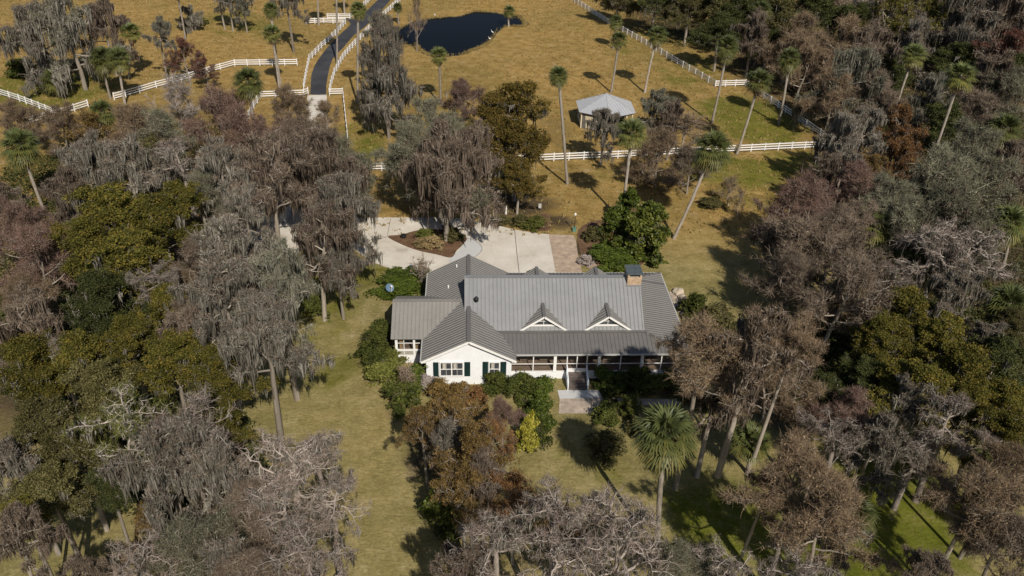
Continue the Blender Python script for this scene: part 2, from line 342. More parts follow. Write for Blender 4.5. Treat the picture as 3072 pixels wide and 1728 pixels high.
# asphalt drive from the far left round to the concrete, plus the side spur with its curb-less edge
sheet('asphalt_drive', [(930,283),(932,262),(934,225),(942,200),(954.5,178.6),(978,147),(1007,115),(1030,94),(1046,80),(1052,72),(1047,64),(1036,60),(1036,56.5),(1060,56),(1076,53),(1092,40),(1110,23),(1130,3),(1160,-22),(1200,-50),(1248,-52),(1215,-30),(1172,0),(1144,31),(1118,58),(1093,82),(1060,107),(1029,144),(1012,160),(998,177),(989,200),(984,225),(979,255),(978,286)], .012, ASPH)
sheet('concrete_drive', [(922,286),(980,284),(986,410),(1010,500),(1040,600),(1075,655),(1108.6,652.5),(1300,652.5),(1340,654),(1376,656),(1429,664),(1490,676),(1544,689),(1590,697),(1622,701),(1650,703),(1672,824),(1674,840),(1300,860),(1260,835),(1206.6,815.7),(1165,804),(1130,791),(1090,768),(1054,742),(1000,735),(900,750),(860,800),(745,820),(720,840),(705,800),(615,770),(620,690),(700,640),(820,600),(900,600),(940,560),(915,420)], .015, CONC)
sheet('concrete_patch', smooth([(1396.5,713),(1425,722),(1444,735),(1446,748),(1436,764),(1418,776),(1395,795),(1350,785),(1352,771),(1378,750)]), .021, CONC2)
sheet('planting_bed', smooth([(1163,710),(1205,704),(1260,690),(1330,690),(1398,711),(1388,735),(1370,752),(1354,773),(1310,764),(1258,753),(1210,736)], 4), .03, MULCH)
sheet('paver_parking', [(1646,703.5),(1721,706),(1728,722),(1733,760),(1744,805),(1747,840),(1672,840),(1668,824)], .024, PAVER)
sheet('brick_path', [(1030,792),(1040,786),(1106,778),(1116,787),(1130,792),(1050,798),(1030,802)], .024, PAVER2)
sheet('garden_path', smooth([(1738,772),(1750,774),(1790,793),(1830,812),(1870,832),(1860,845),(1820,838),(1780,812),(1745,790)], 3), .024, PAVER2)
sheet('front_landing', [(1672,1171),(1797,1171),(1805,1194),(1679,1197)], .034, CONC2)
sheet('front_terrace', [(1679,1196),(1805,1193),(1900,1196),(2010,1198),(2082,1184),(2104,1176),(2112,1190),(2090,1206),(2010,1216),(1900,1216),(1832,1214),(1790,1241),(1676,1241)], .024, FLAG)
sheet('side_path', smooth([(2008,875),(2026,880),(2048,905),(2062,930),(2085,960),(2105,1000),(2085,1010),(2066,985),(2040,945),(2022,915)], 3), .024, FLAG)
sheet('lawn_bed', smooth([(1480,650),(1560,655),(1640,640),(1652,680),(1640,692),(1590,692),(1545,680),(1490,668)], 3), .02, MULCH)
sheet('shrub_bed', smooth([(1735,690),(1800,660),(1900,700),(1960,740),(1930,790),(1860,830),(1800,800),(1755,780),(1738,740)], 3), .018, MULCH)
def strip_line(pts, wd, z, mat, name='expansion_joint'):
    mb = MB(); w3 = [P(*p) for p in pts]
    for a, b in zip(w3[:-1], w3[1:]):
        d = (b - a) / np.linalg.norm(b - a); s = np.array([-d[1], d[0], 0]) * wd / 2; o = np.array([0, 0, z])
        mb.add([a - s + o, b - s + o, b + s + o, a + s + o], [(0, 1, 2, 3)])
    tag(mb.build(name, mat), kind='structure')
strip_line([(1544,690),(1550,755),(1558,822)], .08, .026, SEAM)
strip_line([(1470,672),(1436,719)], .05, .026, SEAM)
strip_line([(1397,713),(1425,722),(1441,733),(1447,745),(1442,757),(1431,767),(1417,775)], .07, .026, SEAM)
strip_line([(1172,655),(1162,709)], .06, .026, SEAM)
strip_line([(1162,709),(1120,727)], .05, .026, SEAM)
# pond
pond = smooth([(1171,111),(1191,93),(1223,73.5),(1278,57.6),(1340,52),(1374,50),(1421.5,36),(1469,38),(1513,44),(1553,48),(1574.6,71.6),(1568,80),(1530,80),(1501,85.5),(1485,103),(1473,123),(1448,140),(1413.6,153),(1380,164),(1358,167),(1320,168),(1286,165),(1265,155),(1254.6,147),(1250,137),(1235,133),(1215,131),(1190,131),(1179,127)], 3)
def water_mat():
    m, nt, b = new_mat('dark_pond_water'); b.inputs['Base Color'].default_value = (.004, .0045, .006, 1); b.inputs['Roughness'].default_value = .04
    b.inputs['IOR'].default_value = 1.25; b.inputs['Specular IOR Level'].default_value = .03
    tc = nt.nodes.new('ShaderNodeTexCoord'); n = nt.nodes.new('ShaderNodeTexNoise'); n.inputs['Scale'].default_value = 1.5; nt.links.new(tc.outputs['Object'], n.inputs[0])
    bp = nt.nodes.new('ShaderNodeBump'); bp.inputs['Strength'].default_value = .03; bp.inputs['Distance'].default_value = .05
    nt.links.new(n.outputs[0], bp.inputs['Height']); nt.links.new(bp.outputs[0], b.inputs['Normal']); return m
rj = random.Random(3); pond = [(x + rj.uniform(-2.2, 2.2), y + rj.uniform(-.9, .9)) for x, y in pond]
pc = np.mean(np.array(pond), 0)
rj = random.Random(5)
sheet('pond_bank', [tuple(pc + (q - pc) * (1.025 + .03 * rj.random())) for q in pond], .008, MUD)
sheet('pond_water', pond, .02, water_mat())

# ------------------------------------------------------------------ house
house = empty('farmhouse', (6, 66, 0), 'white stucco farmhouse with grey standing seam metal roofs, dormers and screened porch', 'house')
HO = np.array([6, 66, 0.])
SEAMSHADE = plain('painted_seam_shadow', (.085, .083, .08), .8); RIBM = plain('painted_sunlit_rib', (.235, .23, .22), .4, var=.1)  # painted shadow line beside the ribs; lighter rib colour paints sun glint
def hb(mb, name, mats, parent=None):
    if not isinstance(mats, list) and mats.name.startswith('standing'): mats = [mats, SEAMSHADE, RIBM]
    mb.v = [tuple(np.array(v) - HO) for v in mb.v]
    return mb.build(name, mats, parent if parent is not None else house)
def sub(o, mb, name, mats):                  # sub-part of a house part (same origin)
    return hb(mb, name, mats, o)
def roof_plane(mb, poly, sp=.42, rib=.03, thick=.09, rh=.05, phase=.1):
    """planar convex polygon; seams run down the slope"""
    p = [np.array(q, float) for q in poly]; n = np.cross(p[1] - p[0], p[2] - p[0]); n /= np.linalg.norm(n)
    if n[2] < 0: n = -n; p = p[::-1]
    if abs(n[0]) > abs(n[1]): rh = .10; rib = .045
    mb.add(p + [q - n * thick for q in p], [tuple(range(len(p))), tuple(range(2 * len(p) - 1, len(p) - 1, -1))] + [(i, i + len(p), (i + 1) % len(p) + len(p), (i + 1) % len(p)) for i in range(len(p))])
    e = np.cross(n, [0, 0, 1]); e /= np.linalg.norm(e); s = np.cross(e, n)   # e along eave, s up/down slope
    a = [q @ e for q in p]; lo, hi = min(a), max(a); x = lo + phase
    while x < hi - .03:
        hits = []
        for i in range(len(p)):
            u0, u1 = a[i], a[(i + 1) % len(p)]
            if (u0 - x) * (u1 - x) < 0:
                t = (x - u0) / (u1 - u0); hits.append(p[i] + (p[(i + 1) % len(p)] - p[i]) * t)
        if len(hits) >= 2 and np.linalg.norm(hits[0] - hits[1]) > .1:
            q0, q1 = hits[0] + n * .028, hits[1] + n * .028
            mb.mi = 2 if abs(n[0]) > abs(n[1]) else 0; mb.bar(q0, q1, rib, rh, up=n); mb.mi = 0  # side-slope ribs get the lighter colour, painting sun caught on them
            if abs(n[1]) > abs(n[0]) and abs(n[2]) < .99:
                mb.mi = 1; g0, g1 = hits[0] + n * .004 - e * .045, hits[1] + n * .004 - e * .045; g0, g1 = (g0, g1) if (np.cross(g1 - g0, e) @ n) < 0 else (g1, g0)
                mb.add([g0 - e*.011, g0 + e*.011, g1 + e*.011, g1 - e*.011], [(0, 1, 2, 3)]); mb.mi = 0  # thin dark strip paints the shadow line along the rib
        x += sp
WX0, WX1, WXR, ZE, ZW = -4.62, 4.85, .12, 3.3, 5.69
YF, YB = 65.78, 82.8
sw = (ZW - ZE) / (WX1 - WXR)
# walls
mb = MB(); mb.box(-4.15, 4.40, 66.2, 82.4, 0, 3.25)
for y0, y1 in ((66.2, 66.4), (82.2, 82.4)):
    mb.prism([(-4.15, y0, 3.25), (4.40, y0, 3.25), (4.40, y0, ZE + .11), (WXR, y0, ZW - .14), (-4.15, y0, ZE + .11)], (0, y1 - y0, 0))
wall = hb(mb, 'wall', WALLM); wall['label'] = 'white stucco gable wing wall'
mb = MB(); mb.box(.2, 18.0, 69.9, 79.6, 0, 4.0)
for x in (-.1, 17.75):
    mb.prism([(x, 69.9, 4.0), (x, 79.6, 4.0), (x, 79.6, 4.15), (x, 74.75, 7.42), (x, 69.9, 4.15)], (.25, 0, 0))
hb(mb, 'wall', WALLM)
# roofs
mb = MB()
roof_plane(mb, [(WX0, YF, 3.3 - .06), (WX0, YB, 3.3 - .06), (WXR, YB, ZW), (WXR, YF, ZW)])
roof_plane(mb, [(WX1, YF, 3.3 - .06), (WX1, YB, 3.3 - .06), (WXR, YB, ZW), (WXR, YF, ZW)])
mb.bar((WXR, YF - .02, ZW + .03), (WXR, YB, ZW + .03), .42, .07)
rw = hb(mb, 'roof', ROOF2); rw['label'] = 'dark grey gable wing roof'
ML = P(1395.5, 833, 7.65)[0]; MR = 18.30; YR, ZR = 74.75, 7.65; YBk, ZBk = 69.62, 4.14
mb = MB(); roof_plane(mb, [(ML, YBk, ZBk), (MR, YBk, ZBk), (MR, YR, ZR), (ML, YR, ZR)])
roof_plane(mb, [(ML, 2*YR - YBk, ZBk), (MR, 2*YR - YBk, ZBk), (MR, YR, ZR), (ML, YR, ZR)])
mb.bar((ML, YR, ZR + .02), (MR, YR, ZR + .02), .45, .07)
mb.bar((ML, YBk + .05, ZBk + .03), (ML, YR, ZR + .03), .14, .1); mb.bar((MR, YBk + .05, ZBk + .03), (MR, YR, ZR + .03), .14, .1)
hb(mb, 'roof', ROOF)
CX, CYf, CYb = 22.75, 66.8, 82.7
mb = MB()
roof_plane(mb, [(.3, CYf, 3.3), (CX, CYf, 3.3), (MR + .02, YBk - .02, ZBk - .02), (.3, YBk - .02, ZBk - .02)])
roof_plane(mb, [(.3, CYb, 3.3), (CX, CYb, 3.3), (MR + .02, 2*YR - YBk + .02, ZBk - .02), (.3, 2*YR - YBk + .02, ZBk - .02)])
roof_plane(mb, [(CX, CYf, 3.3), (CX, CYb, 3.3), (MR - .25, 2*YR - YBk + .2, ZBk + .03), (MR - .25, YBk - .2, ZBk + .03)])
mb.bar((.5, YBk - .12, ZBk + .03), (MR, YBk - .12, ZBk + .03), .35, .06)
mb.bar((CX, CYf, 3.34), (MR, YBk - .1, ZBk + .06), .2, .06); mb.bar((CX, CYb, 3.34), (MR, 2*YR - YBk + .1, ZBk + .06), .2, .06)
rp_ = hb(mb, 'porch_roof', ROOF2)
for a_, b_ in (((4.9, CYf - .06, 3.22), (CX, CYf - .06, 3.22)), ((CX + .06, CYf, 3.22), (CX + .06, CYb, 3.22)), ((4.6, CYb + .06, 3.22), (CX, CYb + .06, 3.22)), ((WX0 - .06, YF, 3.16), (WX0 - .06, YB, 3.16))):
    mb = MB(); mb.bar(a_, b_, .12, .14); hb(mb, 'gutter', GUT)
mb = MB(); LX = -7.88; LYF, LYR, LYB, LZR = 69.5, 73.65, 77.75, 5.36
roof_plane(mb, [(LX, LYF, 3.3), (-.3, LYF, 3.3), (-.3, LYR, LZR), (LX, LYR, LZR)]); roof_plane(mb, [(LX, LYB, 3.3), (-.3, LYB, 3.3), (-.3, LYR, LZR), (LX, LYR, LZR)])
mb.bar((LX, LYR, LZR + .03), (-.5, LYR, LZR + .03), .42, .07); mb.bar((LX + .05, LYF, 3.33), (LX + .05, LYR, LZR + .03), .12, .09)
rl = hb(mb, 'roof', roof_mat('standing_seam_taupe_metal', (.255, .24, .22))); rl['label'] = 'light grey roof of the low side porch'
# white rake boards of the gable wing
for y in (YF - .03, YB + .03):
    mb = MB()
    for x in (WX0, WX1): mb.bar((x, y, 3.10), (WXR, y, ZW - .15), .05, .24)
    hb(mb, 'rake_board', WHITE)
for x0_, x1_ in ((-4.6, -4.15), (4.40, 4.82)):
    mb = MB(); mb.box(x0_, x1_, 65.8, 66.2, 3.02, 3.10); hb(mb, 'eave_return', WHITE)
# left screened side porch
mb = MB(); mb.box(-7.45, -4.15, 69.95, 77.4, .0, .9); lb = hb(mb, 'porch_floor', PFLOOR)
mb = MB(); mb.box(-7.45, -4.16, 69.86, 69.95, 0, 1.0); mb.box(-7.5, -7.41, 69.95, 77.4, 0, 1.0); mb.box(-7.45, -4.16, 77.3, 77.4, 0, 3.2); mb.prism([(-7.45, 69.9, 3.2), (-7.45, 77.4, 3.2), (-7.45, 73.65, 5.1)], (.1, 0, 0)); hb(mb, 'wall', WALLM)
for x, wd in ((-7.38, .26), (-6.6, .06), (-5.55, .22), (-4.75, .06)):
    m2 = MB(); m2.box(x - wd/2, x + wd/2, 69.82, 69.99, 1.0, 3.2); hb(m2, 'post', WHITE)
mb = MB(); mb.box(-7.3, -4.2, 69.84, 69.97, 1.55, 1.75); mb.box(-7.3, -4.2, 69.84, 69.97, 3.08, 3.2); mb.box(-7.3, -4.2, 69.86, 69.95, 2.5, 2.55); mb.box(-7.3, -4.2, 69.83, 69.98, .92, 1.02); hb(mb, 'rail', WHITE)
mb = MB(); mb.box(-7.25, -4.2, 69.89, 69.92, 1.02, 1.55); hb(mb, 'lower_panel', PANELM)
WARM = plain('warm_wood', (.38, .25, .13), .7); mb = MB(); mb.box(-5.5, -4.3, 70.4, 71.2, .9, 1.65); hb(mb, 'bench', WARM); mb = MB(); mb.box(-7.1, -6.75, 70.2, 70.6, .9, 2.6); hb(mb, 'cupboard', WARM)
# front windows + shutters
def px_face(x0, y0, x1, y1, Y): a = PY(x0, y0, Y); b = PY(x1, y1, Y); return a[0], b[0], b[2], a[2]     # x0,x1,zlow,zhigh
def window(x0, x1, z0, z1, y, cols, hood=True):
    m = MB(); t = .11
    m.box(x0, x0 + t, y - .09, y - .003, z0, z1); m.box(x1 - t, x1, y - .09, y - .003, z0, z1); m.box(x0, x1, y - .092, y - .003, z1, z1 + .16); m.box(x0 - .04, x1 + .04, y - .13, y - .003, z0 - .1, z0)
    fr = hb(m, 'window', WHITE)
    m = MB(); m.box(x0 + t, x1 - t, y - .025, y - .012, z0, z1); sub(fr, m, 'pane', GLASS)
    w = (x1 - x0 - 2 * t) / cols
    for k in range(cols):
        m = MB(); c = x0 + t + w * (k + .5); m.box(c - w * .32, c - w * .05, y - .0295, y - .0265, z0 + (z1 - z0) * .5, z1 - .1); sub(fr, m, 'curtain', CURT)
    m = MB(); zm = (z0 + z1) / 2
    for k in range(1, cols): m.box(x0 + t + w * k - .06, x0 + t + w * k + .06, y - .08, y - .03, z0, z1)
    for k in range(cols): c = x0 + t + w * (k + .5); m.box(c - .012, c + .012, y - .05, y - .03, z0, z1)
    m.box(x0 + t, x1 - t, y - .065, y - .03, zm - .035, zm + .035); sub(fr, m, 'glazing_bar', WHITE)
    return fr
s1 = .16304
def z1(x, y): return PY(1140 + x * s1, 1000 + y * s1, 66.2)
for (a, b, t, bo) in ((975, 1083, 533, 787), (1552, 1661, 527, 782), (1888, 1987, 522, 780), (2218, 2319, 522, 782)):
    A, B = z1(a, t), z1(b, bo); m = MB(); m.box(A[0], B[0], 66.13, 66.197, B[2], A[2])
    for k in range(14):
        zc = B[2] + (A[2] - B[2]) * (k + .7) / 14.6; m.bar((A[0] + .06, 66.125, zc), (B[0] - .06, 66.125, zc), .02, .035)
    hb(m, 'shutter', SHUT)
A, B = z1(1095, 540), z1(1540, 770); window(A[0], B[0], B[2], A[2], 66.2, 2)
A, B = z1(2000, 537), z1(2205, 768); window(A[0], B[0], B[2], A[2], 66.2, 1)
# front porch
mb = MB(); mb.box(4.41, 22.35, 67.1, 69.9, .0, .9); mb.box(18.0, 22.35, 69.9, 82.3, 0, .9)
pf = hb(mb, 'porch_floor', PFLOOR); mb = MB(); mb.box(4.41, 22.4, 67.02, 67.095, 0, .86); mb.box(22.353, 22.42, 67.1, 82.3, 0, .86); hb(mb, 'porch_skirt', WALLM)
mb = MB(); mb.box(4.42, 22.4, 67.05, 67.2, 3.05, 3.2); mb.box(22.25, 22.4, 67.2, 82.3, 3.05, 3.2); hb(mb, 'porch_beam', WHITE)
def z2(x, y): return PY(1520 + x * .16304, 990 + y * .16304, 67.1)
for x, wd in ((888, .30), (1695, .30), (2482, .30)):
    X = z2(x, 600)[0]; m = MB(); m.box(X - wd/2, X + wd/2, 66.98, 67.22, .86, 3.06); m.box(X - wd/2 - .05, X + wd/2 + .05, 66.95, 67.25, .9, 1.02); hb(m, 'column', WHITE)
for X in (22.25,):
    for y in (67.1, 71, 75, 79, 82.2):
        m = MB(); m.box(X - .13, X + .13, y - .13, y + .13, .86, 3.06); hb(m, 'column', WHITE)
for x in (490, 1110, 1292, 1475, 2092): 
    X = z2(x, 600)[0]; m = MB(); m.box(X - .05, X + .05, 67.06, 67.14, .9, 3.06); hb(m, 'screen_post', WHITE)
XE = PY(1860 + 935 * .132, 960 + 950 * .132, 67.1)[0]
m = MB(); m.box(XE - .05, XE + .05, 67.06, 67.14, .9, 3.06); hb(m, 'screen_post', WHITE)
zr = z2(1300, 617)[2]
mb = MB(); mb.box(4.41, 22.2, 67.07, 67.13, zr - .035, zr + .035); mb.box(4.41, 22.2, 67.07, 67.13, .9, .97); hb(mb, 'screen_rail', WHITE)
def screen_mat():
    m, nt, b = new_mat('insect_screen'); b.inputs['Base Color'].default_value = (.02, .018, .016, 1); b.inputs['Roughness'].default_value = .8
    t = nt.nodes.new('ShaderNodeBsdfTransparent'); mx = nt.nodes.new('ShaderNodeMixShader'); mx.inputs[0].default_value = .28
    nt.links.new(t.outputs[0], mx.inputs[1]); nt.links.new(b.outputs[0], mx.inputs[2]); nt.links.new(mx.outputs[0], nt.nodes['Material Output'].inputs[0]); return m
SCREEN = screen_mat()
for q4 in ([(4.41, 67.1, .95), (22.2, 67.1, .95), (22.2, 67.1, 3.1), (4.41, 67.1, 3.1)], [(22.3, 67.1, .95), (22.3, 82.2, .95), (22.3, 82.2, 3.1), (22.3, 67.1, 3.1)], [(-7.3, 69.9, 1.6), (-4.2, 69.9, 1.6), (-4.2, 69.9, 3.1), (-7.3, 69.9, 3.1)]):
    mb = MB(); mb.add(q4, [(0, 1, 2, 3)]); hb(mb, 'screen', SCREEN)
# porch interior doors and windows
for X in (6.0, 8.3, 13.5, 16.0):
    m = MB(); m.box(X - .5, X + .5, 69.82, 69.897, 1.5, 2.9); f = hb(m, 'window', WHITE); m = MB(); m.box(X - .42, X + .42, 69.80, 69.817, 1.58, 2.82); sub(f, m, 'pane', GLASS)
m = MB(); m.box(10.6, 11.7, 69.8, 69.897, .9, 3.0); f = hb(m, 'door', SHUT)
# screen door panels and stairs
X0, X1 = z2(1110, 600)[0], z2(1475, 600)[0]
m = MB(); m.box(X0, X1, 66.95, 67.04, .9, 1.32); hb(m, 'door_kick_panel', WHITE)
XS0, XS1 = P(1520 + 1125*s1, 990 + 1108*s1)[0], P(1520 + 1492*s1, 990 + 1105*s1)[0]
XS0, XS1 = min(XS0, X0 + .0), XS1
YS = 65.12
mb = MB(); nst = 6
for k in range(nst):
    y1_ = 67.0 - k * (67.0 - YS) / nst; y0_ = 67.0 - (k + 1) * (67.0 - YS) / nst; zt = .9 * (nst - k) / nst - .02
    mb.box(XS0 + .08, XS1 - .08, y0_ - .02, y1_, zt - .05, zt); mb.box(XS0 + .1, XS1 - .1, y0_ + .02, y0_ + .05, max(0, zt - .2), zt - .05)
st = hb(mb, 'stairs', WOOD)
for X in (XS0, XS1):
    m = MB(); m.prism([(X - .05, 67.0, .0), (X - .05, YS, 0), (X - .05, YS, .12), (X - .05, 67.0, .95)], (.1, 0, 0))
    m.bar((X, 67.0, 1.85), (X, YS + .9, 1.42), .1, .07); m.bar((X, YS + .9, 1.42), (X, YS - .05, 1.0), .1, .07)
    m.box(X - .05, X + .05, YS - .08, YS + .04, 0, 1.02); m.box(X - .05, X + .05, YS + .85, YS + .95, .3, 1.42); m.box(X - .05, X + .05, 66.85, 66.97, .9, 1.9)
    for k in range(9): y = YS + .1 + k * .2; m.box(X - .02, X + .02, y, y + .04, .1 + (y - YS) * .43, 1.0 + (y - YS) * .45)
    hb(m, 'stair_railing', plain('pale_blue_white_paint', (.66, .70, .74), .5))
# dormers
for (px, py) in ((1633.4, 951), (1828.2, 951)):
    X = PY(px, py, 69.75)[0]; W, Z0, ZA, yf = 2.42, 4.2, 5.88, 69.75; yb = YBk + (ZA - ZBk) / ((ZR - ZBk) / (YR - YBk)) + .05
    mb = MB()
    for s in (-1, 1): roof_plane(mb, [(X + s*W, yf, Z0), (X, yf, ZA), (X, yb, ZA), (X + s*W, YBk + .2, Z0)], phase=.2, thick=.07)
    mb.bar((X, yf, ZA + .03), (X, yb + .15, ZA + .03), .34, .06); d = hb(mb, 'dormer', ROOF2)
    mb = MB()
    for s in (-1, 1): mb.bar((X + s*W, yf - .03, Z0 - .08), (X, yf - .03, ZA - .09), .05, .2)
    mb.box(X - 1.55, X + 1.55, 70.0, 70.1, 4.5, 4.66); sub(d, mb, 'trim', WHITE)
    mb = MB(); mb.prism([(X - 1.25, 70.2, 4.62), (X + 1.25, 70.2, 4.62), (X, 70.2, 5.55)], (0, .06, 0)); sub(d, mb, 'pane', GLASS)
    mb = MB(); mb.box(X - .025, X + .025, 70.15, 70.19, 4.62, 5.6); mb.box(X - .7, X + .7, 70.15, 70.19, 5.0, 5.04); sub(d, mb, 'glazing_bar', WHITE)
for px in (1609.5, 1786.5):
    X = P(px, 803, 5.88)[0]; mb = MB(); W = 2.42
    for s in (-1, 1): roof_plane(mb, [(X + s*W, 79.75, 4.2), (X, 79.75, 5.88), (X, 77.2, 5.88), (X + s*W, 79.6, 4.2)], phase=.2, thick=.07)
    mb.bar((X, 77.2, 5.91), (X, 79.75, 5.91), .34, .06); d = hb(mb, 'dormer', ROOF2); d['label'] = 'rear dormer roof beyond the ridge'
    mb = MB(); mb.prism([(X - 2.1, 79.55, 4.3), (X + 2.1, 79.55, 4.3), (X, 79.55, 5.75)], (0, .1, 0)); sub(d, mb, 'trim', WHITE)
# chimney
a = PY(1884.8, 823, 73.9); b = PY(1927.2, 823, 73.9); cx0, cx1 = a[0], b[0]
mb = MB(); mb.box(cx0, cx1, 73.9, 75.75, 3.9, 7.98); mb.box(cx0, cx0 + .2, 73.9, 75.75, 7.98, 8.38); mb.box(cx1 - .2, cx1, 73.9, 75.75, 7.98, 8.38); mb.box(cx0 + .2, cx1 - .2, 74.6, 75.0, 7.98, 8.38)
ch = hb(mb, 'chimney', BRICK); mb = MB(); mb.box(cx0 - .1, cx1 + .1, 73.8, 75.85, 8.381, 8.46); sub(ch, mb, 'cap', CAPM)
mb = MB(); mb.box(cx0 - .12, cx1 + .04, 73.74, 73.9, 6.9, 7.12); sub(ch, mb, 'flashing', ROOF)
# roof vents
for (x, y) in ((1370, 801), (1345, 863)):
    X = None; p0 = P(x, y, 4.8); zz_ = ZW - sw * (WXR - p0[0]); p0 = P(x, y, zz_); m = MB(); m.cyl((p0[0], p0[1]), .09, .09, zz_ - .1, zz_ + .3); hb(m, 'vent_pipe', WHITE)
p0 = P(1429, 898, 6.0); zv = ZBk + (ZR - ZBk) / (YR - YBk) * (p0[1] - YBk); p0 = P(1429, 898, zv); m = MB(); m.cyl((p0[0], p0[1]), .22, .24, zv - .2, zv + .12, 14); m.cyl((p0[0], p0[1]), .26, .08, zv + .12, zv + .35, 14); hb(m, 'roof_ventilator', BLACK)
# wicker armchairs on the porch
def chair_mesh():
    m = MB(); m.mi = 0
    m.box(-.4, .4, -.35, .35, .28, .36)
    for s in (-1, 1):
        m.bar((s*.42, -.38, .62), (s*.42, .35, .66), .13, .06); m.bar((s*.40, .35, .66), (s*.3, .42, 1.0), .1, .1)
        for y in (-.3, .32): m.bar((s*.36, y, 0), (s*.40, y, .62), .07, .07)
        m.prism([(s*.40, -.35, .3), (s*.40, .35, .3), (s*.41, .35, .64), (s*.41, -.35, .6)], (.03, 0, 0))
    for k in range(7):
        t0, t1 = -1 + 2*k/7, -1 + 2*(k+1)/7
        m.bar((.36*t0, .38 + .1*(1-t0*t0), .36), (.42*t0, .46 + .08*(1-t0*t0), .92 + .12*(1-t0*t0)), .125, .04, up=(0,1,0))
    m.bar((-.4, .46, .95), (0, .56, 1.05), .07, .07); m.bar((0, .56, 1.05), (.4, .46, .95), .07, .07); m.bar((-.4, -.36, .3), (.4, -.36, .3), .05, .1)
    c = MB(); c.box(-.34, .34, -.33, .3, .36, .47)
    return m.mesh('frame', WICK), c.mesh('cushion', CUSH)
cm, cc = chair_mesh()
for (x, y, lab) in ((315, 590, 'wicker armchair nearest the white gable wall on the screened porch'), (677, 590, 'wicker armchair left of the first thick porch column, second from the gable wall'), (1838, 585, 'wicker armchair just right of the porch column beside the stairs'), (2195, 575, 'wicker armchair farthest right on the screened porch, between thin post and column')):
    q = P(1520 + x*s1, 990 + y*s1, .9); e = empty('wicker_armchair', (q[0], max(q[1] + .35, 67.8), .9), lab, 'armchair', 'wicker armchairs on the porch'); link('frame', cm, e); link('cushion', cc, e)

# ------------------------------------------------------------------ hexagonal pavilion
pav = P(1831, 330, 3.0); pcx, pcy = 16.75, 0
f0 = P(1829, 355, 3); l0 = P(1733.6, 309, 3); fl = P(1748.3, 342.6, 3)
pcen = np.array([f0[0] + .1, f0[1] + 5.75])
pv = empty('hexagonal_pavilion', (pcen[0], pcen[1], 0), 'white metal roofed hexagonal horse shelter in the paddock behind the fence', 'shelter')
a0 = math.atan2(f0[1] - pcen[1], f0[0] - pcen[0]); HX = [(5.75*math.cos(a0 + k*math.pi/3), 5.75*math.sin(a0 + k*math.pi/3)) for k in range(6)]
ZA_ = PY(1833, 281, pcen[1])[2]
mb = MB()
for k in range(6):
    A, B = HX[k], HX[(k+1) % 6]; roof_plane(mb, [(A[0], A[1], 3), (B[0], B[1], 3), (0, 0, ZA_)], sp=.6, rib=.03)
    mb.bar((A[0], A[1], 3.03), (0, 0, ZA_ + .04), .18, .05)
mb.build('roof', [LIGHTM, LIGHTM, LIGHTM], pv)
for k in range(6):
    A, B = np.array(HX[k]) * .9, np.array(HX[(k+1) % 6]) * .9
    m = MB(); m.bar((A[0], A[1], 0), (A[0], A[1], 3.0), .2, .2, up=(1, 0, 0)); m.build('post', CREAM, pv)
    m = MB(); m.bar((A[0], A[1], 2.75), (B[0], B[1], 2.75), .06, .35); m.build('fascia', SHED, pv)
    if k in (4, 5, 3, 2):
        m = MB(); m.bar((A[0], A[1], 1.3), (B[0], B[1], 1.3), .05, 2.6); m.build('wall', SHED, pv)
    if k in (5, 4):
        for t0, t1, zA, zB in ((.15, .42, .2, 1.15), (.15, .42, 1.7, 2.4), (.55, .85, .2, 1.15), (.55, .85, 1.7, 2.4)):
            a = A + (B - A) * t0; b = A + (B - A) * t1; c = np.array([0, 0]); nrm = (A + B) / np.linalg.norm(A + B) * .06
            m = MB(); m.bar((a[0]+nrm[0], a[1]+nrm[1], (zA+zB)/2), (b[0]+nrm[0], b[1]+nrm[1], (zA+zB)/2), .05, zB - zA); m.build('door', CREAM, pv)
m = MB(); m.cyl((0, 0), 4.9, 4.9, 0, .05, 6); m.build('floor', MUD, pv)

# ------------------------------------------------------------------ small outbuilding under the mossy trees (left)
gb = P(760, 665, 0); go = empty('garage_building', (gb[0], gb[1], 0), 'small grey roofed outbuilding half hidden by mossy trees left of the court', 'outbuilding')
def oz(mb): return mb
m = MB(); m.box(-4.5, 4.5, 0, 8, 0, 2.7); m.prism([(-4.5, 0, 2.7), (-4.5, 8, 2.7), (-4.5, 4, 4.4)], (9, 0, 0)); m.build('wall', WALLM, go)
m = MB(); roof_plane(m, [(-5, -.5, 2.6), (5, -.5, 2.6), (5, 4, 4.6), (-5, 4, 4.6)]); roof_plane(m, [(-5, 8.5, 2.6), (5, 8.5, 2.6), (5, 4, 4.6), (-5, 4, 4.6)]); m.build('roof', [ROOF, SEAMSHADE, RIBM], go)
for x in (-2.3, 2.3):
    m = MB(); m.box(x - 1.5, x + 1.5, -.06, -.003, 0, 2.2); m.build('door', WHITE, go)

